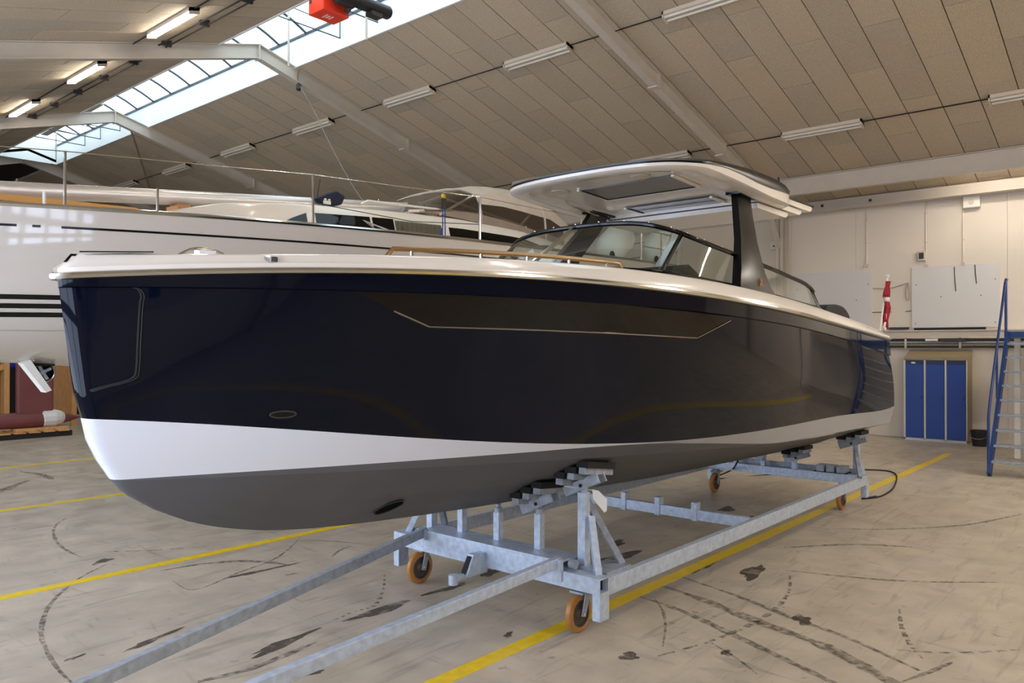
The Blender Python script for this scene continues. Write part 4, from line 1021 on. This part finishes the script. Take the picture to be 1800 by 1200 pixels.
MB().bar((6.85, SY - 1.82, sZ(7) + .02), (6.95, SY - 1.4, sZ(7) + .22), .04, .02).bar((7.25, SY - 1.82, sZ(7) + .02), (6.95, SY - 1.4, sZ(7) + .22), .04, .02).build("mooring_bracket", 'steel', yb)
# cockpit enclosure: canvas bows with clear panels
def hood(X):
    return (float(np.interp(X, [9.6, 10.4, 11.3, 12.3, 13.0, 13.5], [1.12, 1.25, 1.3, 1.3, 1.3, 1.3])), float(np.interp(X, [9.6, 10.2, 10.7, 11.3, 12.0, 12.6, 13.3, 13.5], [4.22, 4.60, 4.80, 4.96, 5.02, 5.0, 4.60, 4.35])), float(np.interp(X, [9.6, 10.7, 11.6, 12.4, 13.5], [4.20, 4.14, 4.0, 3.90, 3.86])))
SEC = [(1.0, 0), (1.0, .22), (.98, .48), (.9, .74), (.65, .92), (.35, .985), (0, 1)]
def hpt(X, k):
    w, h, b0 = hood(X); f, g = SEC[k]; return (X + HDX, SY - f * w, b0 + (h - b0) * g)
HDX = -1.25
hx = [9.6, 9.9, 10.3, 10.75, 11.3, 11.8, 12.3, 12.6, 13.0, 13.3, 13.5]
def hoodpiece(xs, ks, name, m, s=1):
    rows = [[hpt(x, k) for x in xs] for k in ks]
    if s < 0: rows = [[(p[0], 2 * SY - p[1], p[2]) for p in r] for r in rows]
    return MB().grid(rows).build(name, m, yb, smooth=True)
for s in (1, -1):
    hoodpiece(hx[0:4], [1, 2, 3, 4, 5, 6], "clear_panel", 'vinyl', s)
    hoodpiece(hx[0:4], [0, 1], "canvas_skirt", 'canvas2', s)
    hoodpiece(hx[3:7], [1, 2], "clear_panel", 'vinyl', s)
    hoodpiece(hx[3:9], [0, 1], "canvas_skirt", 'canvas2', s)
    hoodpiece(hx[3:8], [2, 3, 4, 5, 6], "canvas_top", 'canvas', s)
    hoodpiece(hx[6:9], [1, 2], "clear_panel", 'vinyl', s)
    hoodpiece(hx[7:11], [2, 3, 4, 5, 6], "canvas_top", 'canvas', s)
    hoodpiece(hx[8:11], [0, 1, 2], "canvas_skirt", 'canvas', s)
    for xk in (9.6, 10.75, 12.45, 13.45):
        w = [hpt(xk, k) for k in range(7)]
        if s < 0: w = [(p[0], 2 * SY - p[1], p[2]) for p in w]
        MB().tube(w, .022, 6).build("hood_bow", 'canvas', yb, smooth=True)
for a, b in (((10.75, 6), (11.9, 1)), ((12.45, 3), (11.5, 0)), ((10.75, 3), (9.9, 0))):
    MB().tube([hpt(*a), hpt(*b)], .022, 6).build("hood_strut", 'canvas', yb)

# mast lying along the deck, with its rest, cover and tackle
mz = lambda X: 3.56 + .097 * X
ms = thing("mast", (6, 10.0, mz(6) - .1), "long pale mast lying lengthwise above the yacht deck", "mast")
mt = MB(); n = 16
rows = [[(x, 10.0 + .075 * math.cos(2 * math.pi * k / n), mz(x) + .098 * math.sin(2 * math.pi * k / n)) for k in range(n)] for x in (-1.2, 2, 5, 8, 9.6)]
mt.grid(rows, closed=True).poly(rows[0]).poly(rows[-1][::-1]); mt.build("mast_tube", 'alu', ms, smooth=True)
for x in (8.9, 9.15): MB().tube([(x, 10.0 + .08 * math.cos(t), mz(x) + .103 * math.sin(t)) for t in [2 * math.pi * k / 16 for k in range(16)]], .012, 6, closed=True).build("mast_strap", 'dark_metal' if x > 9 else 'rope', ms)
MB().tube([(8.95, 10, mz(9) + .1), (9.02, 10, mz(9) + .17), (9.1, 10, mz(9) + .16), (9.12, 10, mz(9.1) + .1)], .012, 6).build("mast_hook", 'steel', ms)
for x in (3.0, 6.3, 8.2): MB().lathe((x, 10, mz(x) + .09), [(.012, 0), (.012, .04)], n=8).build("mast_fitting", 'steel', ms)
bl = thing("wood_block", (4.92, 10.0, 3.90), "small wooden block propping the mast above the foredeck", "block")
MB().box((4.80, 9.9, 3.70), (4.98, 10.1, mz(4.9) - .092)).build("rest_block", 'teak', bl); MB().box((4.76, 9.88, 3.70), (4.80, 10.12, mz(4.9) - .13)).build("rest_cheek", 'timber', bl)
tag(MB().box((9.30, 9.9, 4.12), (9.42, 10.1, mz(9.36) - .094)).build("wood_block", 'timber'), "small timber under the heel of the mast beside the canvas hood", "block")
bgp = [(6.95, 4.24), (6.90, 4.30), (7.10, 4.40), (7.24, 4.455), (7.40, 4.39), (7.34, 4.26), (7.16, 4.20)]
bag = thing("mast_cover", (7.15, 9.86, 4.2), "navy canvas bag strapped over a fitting on the mast", "cover")
MB().prism([(x, 9.80, z) for x, z in bgp], (0, .4, 0)).build("cover_cloth", 'navy', bag, bevel=.03)
MB().box((6.98, 9.77, 4.22), (7.10, 9.80, 4.27)).box((6.99, 9.77, 4.275), (7.02, 9.795, 4.30)).box((7.06, 9.77, 4.275), (7.09, 9.795, 4.30)).build("buckle", 'plastic_white', bag)
for dx in (0, .09): MB().tube([(6.88 + dx, 9.95, 4.28), (6.92 + dx * 1.3, 9.95, 4.62)], .008, 6).build("aerial", 'dark_metal', bag)
tk = thing("tackle", (8.17, 8.42, 3.7), "blue rope tackle with a yellow block on the yacht rail", "tackle")
MB().lathe((8.17, 8.43, 4.33), [(.03, 0), (.045, .01), (.045, .03), (.03, .04)], (0, 1, 0), 16).build("sheave", 'brass', tk, smooth=True)
MB().box((8.14, 8.42, 4.14), (8.20, 8.46, 4.30)).build("block_cheek", 'plastic_black', tk)
for d in (-.02, .02): MB().tube([(8.17 + d, 8.44, 4.2), (8.17 + d * 1.5, 8.44, 3.69)], .009, 6).build("fall", 'rope_blue', tk)
MB().tube([(8.13, 8.44, 3.85), (8.10, 8.44, 3.69)], .02, 6).build("fall", 'rope_blue', tk)
tag(MB().bar((1.0, 9.75, 3.66), (4.2, 9.75, 3.74), .14, .07).build("spar", 'yellow_beam'), "amber wooden spar lying on the yacht foredeck", "spar")
# big white fenders on the yacht stern
for (a, b, lb) in (((13.3, 9.0, 3.98), (14.1, 9.1, 4.45), "left of two big white fenders on the yacht stern"), ((14.62, 8.75, 3.98), (15.5, 8.75, 4.62), "right of two big white fenders on the yacht stern")):
    A, B = Vector(a), Vector(b); d = B - A; L = d.length
    f = thing("fender", a, lb, "fender", "white fenders on the yacht stern")
    MB().lathe(A, [(.06, -.04), (.2, .02), (.3, .14), (.34, .3), (.34, L - .25), (.3, L - .1), (.18, L), (.08, L + .05), (.07, L + .12)], d, 24).build("body", 'fender', f, smooth=True)
    MB().tube([A + Vector((.0, -.12, -.06)) + Vector((.05 * math.cos(t), -.03, .07 * math.sin(t))) for t in [2 * math.pi * k / 12 for k in range(12)]], .03, 8, closed=True).build("eye", 'plastic_black', f, smooth=True)
    MB().tube([B + d.normalized() * .1, B + Vector((.1, -.2, .25))], .012, 6).build("lashing", 'rope', f)

# cradle props that hold the yacht upright (mostly hidden by the motorboat)
cr = thing("yacht_cradle", (8.3, SY, 0), "steel cradle under the white sailing yacht", "cradle")
MB().box((6.3, SY - .35, .0), (10.3, SY + .35, .22)).build("keel_beam", 'galv2', cr, bevel=.01)
for x in (6.6, 10.0):
    MB().box((x - .06, SY - 1.6, .0), (x + .06, SY + 1.6, .12)).build("cross_beam", 'galv2', cr)
    for s in (1, -1):
        zt = 2.05
        MB().bar((x, SY - s * 1.5, .1), (x, SY - s * 1.45, zt - .12), .09, .09).build("prop", 'galv2', cr)
        MB().box((x - .2, SY - s * 1.45 - .15, zt - .14), (x + .2, SY - s * 1.45 + .15, zt - .08)).build("prop_pad", 'black_matt', cr)

# ------------------------------------------------------------------ far left corner: loose keel, timber, tarpaulin
kl = thing("loose_keel", (6.4, 20.2, .1), "loose red-brown keel fin with torpedo bulb on a low pallet", "keel")
MB().prism([(6.05, 20.12, .5), (6.82, 20.12, .5), (6.82, 20.12, 1.75), (6.05, 20.12, 1.75)], (0, .16, 0)).build("fin", 'keel_red', kl, bevel=.05)
MB().lathe((5.0, 20.2, .385), [(.02, 0), (.1, .2), (.17, .6), (.185, 1.1), (.175, 1.6), (.12, 2.05), (.05, 2.3), (.01, 2.42)], (1, 0, 0), 24).build("bulb", 'keel_red', kl, smooth=True)
MB().lathe((6.55, 20.2, .40), [(.15, 0), (.20, .05), (.205, .3), (.17, .42), (.12, .5)], (1, 0, .0), 12).build("plastic_wrap", 'plastic_white', kl)
pl = thing("pallet", (6.3, 20.1, 0), "low dark pallet with pale boards under the loose keel", "pallet")
for y in (19.8, 20.1, 20.45): MB().box((5.6, y, 0), (7.1, y + .09, .12)).build("runner", 'gap', pl)
for x in (5.6, 5.9, 6.2, 6.5, 6.8): MB().box((x, 19.75, .12), (x + .22, 20.6, .145)).build("deck_board", 'timber', pl)
MB().box((6.0, 20.02, .145), (7.1, 20.38, .21)).build("chock", 'timber', pl)
wf = thing("plywood_screen", (7.6, 22, 0), "upright plywood sheet on pine posts behind the loose keel", "frame")
MB().box((7.35, 22.0, .12), (7.86, 22.03, 2.3)).build("plywood_sheet", 'plywood', wf); MB().box((7.86, 21.96, 0), (7.98, 22.06, 2.4)).build("post", 'timber', wf); MB().box((7.25, 21.96, 0), (7.35, 22.06, 2.4)).build("post", 'timber', wf)
tf = thing("timber_trestle", (5.4, 22.5, 0), "pine trestle with sloping struts left of the loose keel", "trestle")
MB().bar((4.9, 22.5, .75), (6.5, 22.5, 1.6), .1, .12).build("strut", 'timber', tf); MB().bar((4.9, 22.6, .35), (6.3, 22.6, 1.2), .1, .12).build("strut", 'timber', tf)
MB().box((6.45, 22.4, 0), (6.57, 22.7, 1.75)).build("post", 'timber', tf); MB().box((4.8, 22.4, 0), (4.92, 22.7, 1.6)).build("post", 'timber', tf)
bt = thing("covered_crate", (5.6, 23.9, 0), "dark crate under a blue tarpaulin at the far left", "crate")
MB().box((4.6, 23.4, 0), (7.1, 24.6, 1.55)).build("crate_body", 'mesh_dark', bt); MB().box((4.55, 23.35, 1.5), (7.15, 24.65, 1.85)).build("tarpaulin", 'tarp_blue', bt, bevel=.05)
sr = thing("storage_rack", (9.5, 26, 0), "dark steel rack with boxes at the far end of the hall", "rack")
for x in (7.6, 9.6, 11.6): MB().box((x, 25.6, 0), (x + .08, 26.4, 2.6)).build("rack_post", 'dark_metal', sr)
for z in (.15, .95, 1.75): MB().box((7.6, 25.6, z), (11.68, 26.4, z + .06)).build("rack_shelf", 'dark_metal', sr)
for k, (x, z, m, w, h) in enumerate(((7.8, .21, 'olive', .5, .5), (8.5, .21, 'gap', .6, .6), (7.9, 1.01, 'plastic_white', .4, .3), (8.6, 1.01, 'navy', .7, .45), (9.8, .21, 'plywood', .9, .5), (10.3, 1.01, 'gap', .8, .5), (8.2, 1.81, 'wall_dark', .8, .6))):
    tag(MB().box((x, 25.7, z), (x + w, 26.3, z + h)).box((x + .02, 25.69, z + h * .45), (x + w - .02, 25.7, z + h * .55)).build("storage_box", m), ("olive box on the lowest rack shelf", "brown box on the lowest rack shelf", "small white box on the middle rack shelf", "navy box on the middle rack shelf", "wooden box on the lowest rack shelf", "brown box on the middle rack shelf", "large tan box on the top rack shelf")[k], "box", "boxes on the far rack")

# ------------------------------------------------------------------ red hoist under the skylight, hanging chain
ho = thing("chain_hoist", (6.85, 9.45, 6.89), "red boxed electric hoist with black motor hanging at the skylight", "hoist")
MB().box((6.63, 9.30, 6.89), (7.075, 9.67, 7.35)).build("gear_box", 'red', ho, bevel=.012)
MB().lathe((6.72, 9.14, 7.10), [(.05, 0), (.13, .02), (.14, .06), (.14, .3), (.10, .32), (.10, .95), (.08, .98)], (1, 0, .02), 22).build("motor", 'plastic_black', ho, smooth=True)
MB().lathe((6.95, 9.22, 7.0), [(.03, 0), (.07, .02), (.07, .07), (.03, .09)], (1, -.3, -.3), 16).build("cable_drum", 'dark_metal', ho, smooth=True)
MB().box((7.3, 9.05, 6.96), (7.5, 9.2, 7.02)).build("junction_plate", 'dark_metal', ho)
MB().box((6.625, 9.59, 7.05), (6.632, 9.64, 7.16)).build("control_plate", 'plastic_black', ho)
for k, w in enumerate((.14, .10, .12)): MB().box((6.78 + k * .05, 9.49 - w / 2, 6.887), (6.805 + k * .05, 9.49 + w / 2, 6.8905)).build("print_line", 'white_print', ho)
for x in (6.70, 7.055): MB().box((x - .015, 9.42, 7.3), (x + .015, 9.48, roofz(x) + .01)).build("hanger", 'dark_metal', ho)
ch = thing("hanging_chain", (9.95, 14.9, 7.6), "grey lifting chain with hook slung from the roof frame", "chain")
cp = spline([(9.95, 14.88, 8.20), (9.95, 14.88, 7.9), (9.72, 14.0, 7.1), (9.35, 12.9, 6.1), (8.95, 11.7, 5.1), (8.56, 10.6, 4.35), (8.5, 10.4, 4.2)], 10)
lk = MB()
for i in range(len(cp) - 1):
    a, b = np.array(cp[i]), np.array(cp[i + 1])
    lk.tube([a, b], .010, 6)
lk.build("chain_links", 'chain', ch)
MB().lathe((9.93, 14.85, 7.72), [(.03, 0), (.06, .03), (.06, .12), (.03, .16)], (0, 0, 1), 12).build("hook_block", 'dark_metal', ch, smooth=True)

# ------------------------------------------------------------------ right wall: boards, boxes, trunking
def board(y0, y1, z0, z1, label):
    t = thing("wall_board", (XR, (y0 + y1) / 2, z0), label, "board", "white boards on the right wall")
    MB().box((XR - .03, y0, z0), (XR, y1, z1)).build("sheet", 'board', t, bevel=.004)
    for yy, zz in ((y0 + .08, z0 + .1), (y0 + .08, z1 - .35), (y1 - .08, z0 + .1), (y1 - .1, z1 - .4), (y0 + .35, (z0 + z1) / 2), (y1 - .6, (z0 + z1) / 2)):
        MB().lathe((XR - .03, yy, zz), [(.012, 0), (.012, .005)], (-1, 0, 0), 8).build("screw", 'dark_metal', t)
    return t
board(5.68, 7.55, 2.46, 3.9, "left white wall board behind the flag")
rb = board(3.09, 4.82, 2.50, 3.88, "right white wall board with two hanging cords above the lockers")
for y0, z1, z0 in ((3.95, 3.84, 3.3), (3.55, 3.86, 3.45)): MB().tube([(XR - .036, y0, z1), (XR - .036, y0 - .01, (z0 + z1) / 2), (XR - .036, y0 - .03, z0)], .009, 6).build("cord", 'dark_metal', rb)
MB().box((XR - .07, 3.35, 2.41), (XR, 4.76, 2.50)).build("tool_shelf", 'mesh_dark', rb)
def wallthing(name, label, cat): return thing(name, (XR, 0, 0), label, cat)
for y0, z0, z1, lb in ((5.80, 4.02, 5.38, "thin vertical conduit above the left wall board"), (4.52, 3.92, 5.38, "thin vertical conduit beside the wall thermostat"), (3.78, 3.92, 5.38, "thin vertical conduit beside the wall loudspeaker")):
    t = thing("wall_conduit", (XR, y0, z0), lb, "conduit", "conduits on the right wall")
    MB().tube([(XR - .015, y0, z0), (XR - .015, y0, z1)], .014, 8).build("pipe", 'wall', t, smooth=True)
    MB().box((XR - .05, y0 - .04, z0 - .06), (XR, y0 + .04, z0 + .01)).build("socket", 'lamp_body', t)
    for z in (z0 + .5, z1 - .3): MB().box((XR - .032, y0 - .025, z), (XR, y0 + .025, z + .02)).build("clip", 'lamp_body', t)
th = thing("thermostat", (XR, 4.6, 4.05), "small grey control box with dark screen on the right wall", "control box")
MB().box((XR - .08, 4.53, 4.02), (XR, 4.68, 4.24)).build("case", 'lamp_body', th, bevel=.01); MB().box((XR - .084, 4.555, 4.06), (XR - .08, 4.655, 4.20)).build("screen", 'dark_metal', th)
sp_ = thing("loudspeaker", (XR, 3.62, 5.1), "white square alarm speaker high on the right wall", "speaker")
MB().box((XR - .14, 3.44, 5.10), (XR, 3.76, 5.36)).build("case", 'plastic_white', sp_, bevel=.015); MB().lathe((XR - .14, 3.6, 5.22), [(.05, 0), (.055, .004), (.045, .008)], (-1, 0, 0), 20).build("grille", 'lamp_body', sp_)
bx_ = thing("switch_box", (19.1, 7.6, 4.5), "small white switch box on the wall column by the hardtop", "switch box")
MB().box((19.42, 7.92, 4.55), (XR, 8.12, 4.75)).build("case", 'plastic_white', bx_, bevel=.01); MB().lathe((19.42, 8.02, 4.63), [(.025, 0), (.02, .01)], (-1, 0, 0), 10).build("knob", 'plastic_black', bx_)
MB().tube([(XR - .02, 8.02, 4.75), (XR - .02, 8.02, 5.38)], .03, 8).build("pipe", 'wall', bx_)
tk_ = thing("wall_trunking", (XR - .1, 5, 2.1), "cable trunking and pipes along the right wall above the lockers", "trunking")
MB().box((XR - .16, 2.56, 2.26), (XR, 30, 2.42)).build("duct", 'lamp_body', tk_)
MB().box((XR - .2, 2.56, 2.42), (XR, 30, 2.445)).build("ledge", 'steel_white', tk_)
for z, r, m in ((2.22, .022, 'dark_metal'), (2.17, .022, 'galv2'), (2.115, .03, 'steel'), (2.07, .02, 'dark_metal')): MB().tube([(XR - .12, 2.56, z), (XR - .12, 30, z)], r, 8).build("pipe_run", m, tk_, smooth=True)
for y in [k * 1.1 + 2.7 for k in range(24)]: MB().box((XR - .16, y, 2.04), (XR, y + .04, 2.28)).build("pipe_bracket", 'steel_white', tk_)
MB().box((XR - .2, 3.7, 2.19), (XR - .08, 4.2, 2.26)).build("valve_body", 'dark_metal', tk_); MB().box((XR - .2, 4.25, 2.2), (XR - .1, 4.5, 2.25)).build("fluorescent_tube", 'plastic_white', tk_)
cd = thing("wall_rope", (XR - .03, 5.2, 3.2), "thin rope looped between the two wall boards", "rope")
MB().tube(spline([(XR - .03, 5.66, 3.45), (XR - .04, 5.3, 3.43), (XR - .03, 4.88, 3.54)], 6), .01, 6).build("strand", 'rope', cd)
MB().tube(spline([(XR - .03, 4.9, 3.52), (XR - .03, 4.95, 3.3), (XR - .03, 4.92, 3.15), (XR - .03, 4.88, 3.16), (XR - .03, 4.87, 3.35), (XR - .03, 4.9, 3.52)], 5), .01, 6).build("loop", 'rope', cd)
MB().tube([(XR - .02, 5.75, 2.88), (XR - .02, 5.25, 2.88)], .008, 6).tube([(XR - .02, 4.95, 2.88), (XR - .02, 4.75, 2.9)], .008, 6).build("hook_wire", 'dark_metal', cd)
MB().box((XR - .06, 4.88, 2.47), (XR, 5.3, 2.52)).build("rail_bar", 'dark_metal', cd)

# lockers
lo = thing("locker", (19.2, 4.23, 0), "three-door blue steel locker with a sloping olive top", "locker")
LX = 18.985
MB().prism([(LX + .02, 3.61, .02), (19.5, 3.61, .02), (19.5, 3.61, 2.0), (LX + .02, 3.61, 1.84)], (0, 1.245, 0)).build("carcass", 'olive', lo, bevel=.006)
fr = MB()
for y in (3.61, 4.02, 4.43, 4.84): fr.box((LX, y - .018 + (.018 if y < 3.7 else 0), .02), (LX + .03, y + .018, 1.80))
fr.box((LX, 3.61, .0), (LX + .03, 4.858, .05)); fr.build("frame", 'locker_trim', lo)
MB().box((LX, 3.61, 1.78), (LX + .03, 4.858, 1.85)).build("top_rail", 'olive', lo)
for k, y in enumerate((3.63, 4.04, 4.45)):
    d = MB().box((LX - .004, y + .01, .06), (LX + .02, y + .37, 1.68)).build("door", 'blue', lo)
    MB().box((LX - .004, y + .01, 1.68), (LX + .02, y + .37, 1.775)).build("door_vent", 'blue_dark', d)
    MB().box((LX - .014, y + .03, .92), (LX - .004, y + .055, 1.0)).build("handle", 'blue_dark', d)
    if k == 2: MB().box((LX - .007, y + .17, 1.70), (LX - .003, y + .25, 1.735)).build("name_plate", 'plastic_white', d)
bu = thing("bucket", (18.75, 3.36, 0), "black plastic bucket on the floor beside the lockers", "bucket")
MB().lathe((18.75, 3.34, 0), [(.13, 0), (.165, .3), (.175, .3), (.175, .33), (.16, .33), (.125, .02)], n=24).build("tub", 'plastic_black', bu, smooth=True)
MB().tube(spline([(18.75, 3.165, .3), (18.6, 3.2, .2), (18.56, 3.34, .16), (18.6, 3.48, .2), (18.75, 3.515, .3)], 4), .006, 6).build("handle", 'steel', bu)

# blue stairs to the platform
st = thing("staircase", (15.3, 1.95, 0), "steep blue steel stairs with open grey treads at the right edge", "stairs")
for y in (2.45, 1.55):
    MB().bar((14.50, y, .02), (16.22, y, 2.30), .05, .16, (0, 0, 1)).build("stringer", 'blue_steel', st)
    MB().tube(spline([(14.56, y + .02, .12), (14.58, y + .02, .95)], 2) + [(14.75, y + .02, 1.25), (16.12, y + .02, 3.20), (16.2, y + .02, 3.27), (16.3, y + .02, 3.27)], .022, 8).build("hand_rail", 'blue_steel', st, smooth=True)
    MB().tube([(16.18, y + .02, 2.2), (16.18, y + .02, 3.25)], .022, 8).build("rail_post", 'blue_steel', st, smooth=True)
    MB().tube([(15.32, y + .02, 1.2), (15.32, y + .02, 2.05)], .018, 8).build("rail_post", 'blue_steel', st)
for k in range(9):
    z = .228 + k * .2375; x = 14.60 + k * .185
    MB().box((x - .05, 1.57, z - .018), (x + .16, 2.43, z + .018)).build("tread", 'galv2', st, bevel=.004)
pm = thing("platform", (17.8, 1.5, 0), "raised steel platform at the head of the blue stairs", "platform")
MB().box((16.2, -1.5, 2.24), (19.4, 2.5, 2.34)).build("deck", 'blue_steel', pm)
MB().box((16.2, -1.5, 2.34), (19.4, 2.5, 2.36)).build("deck_plate", 'galv2', pm)
MB().box((17.17, 2.40, 0), (17.26, 2.49, 2.24)).build("leg", 'plastic_white', pm); MB().box((17.17, -1.4, 0), (17.26, -1.31, 2.24)).build("leg", 'plastic_white', pm)
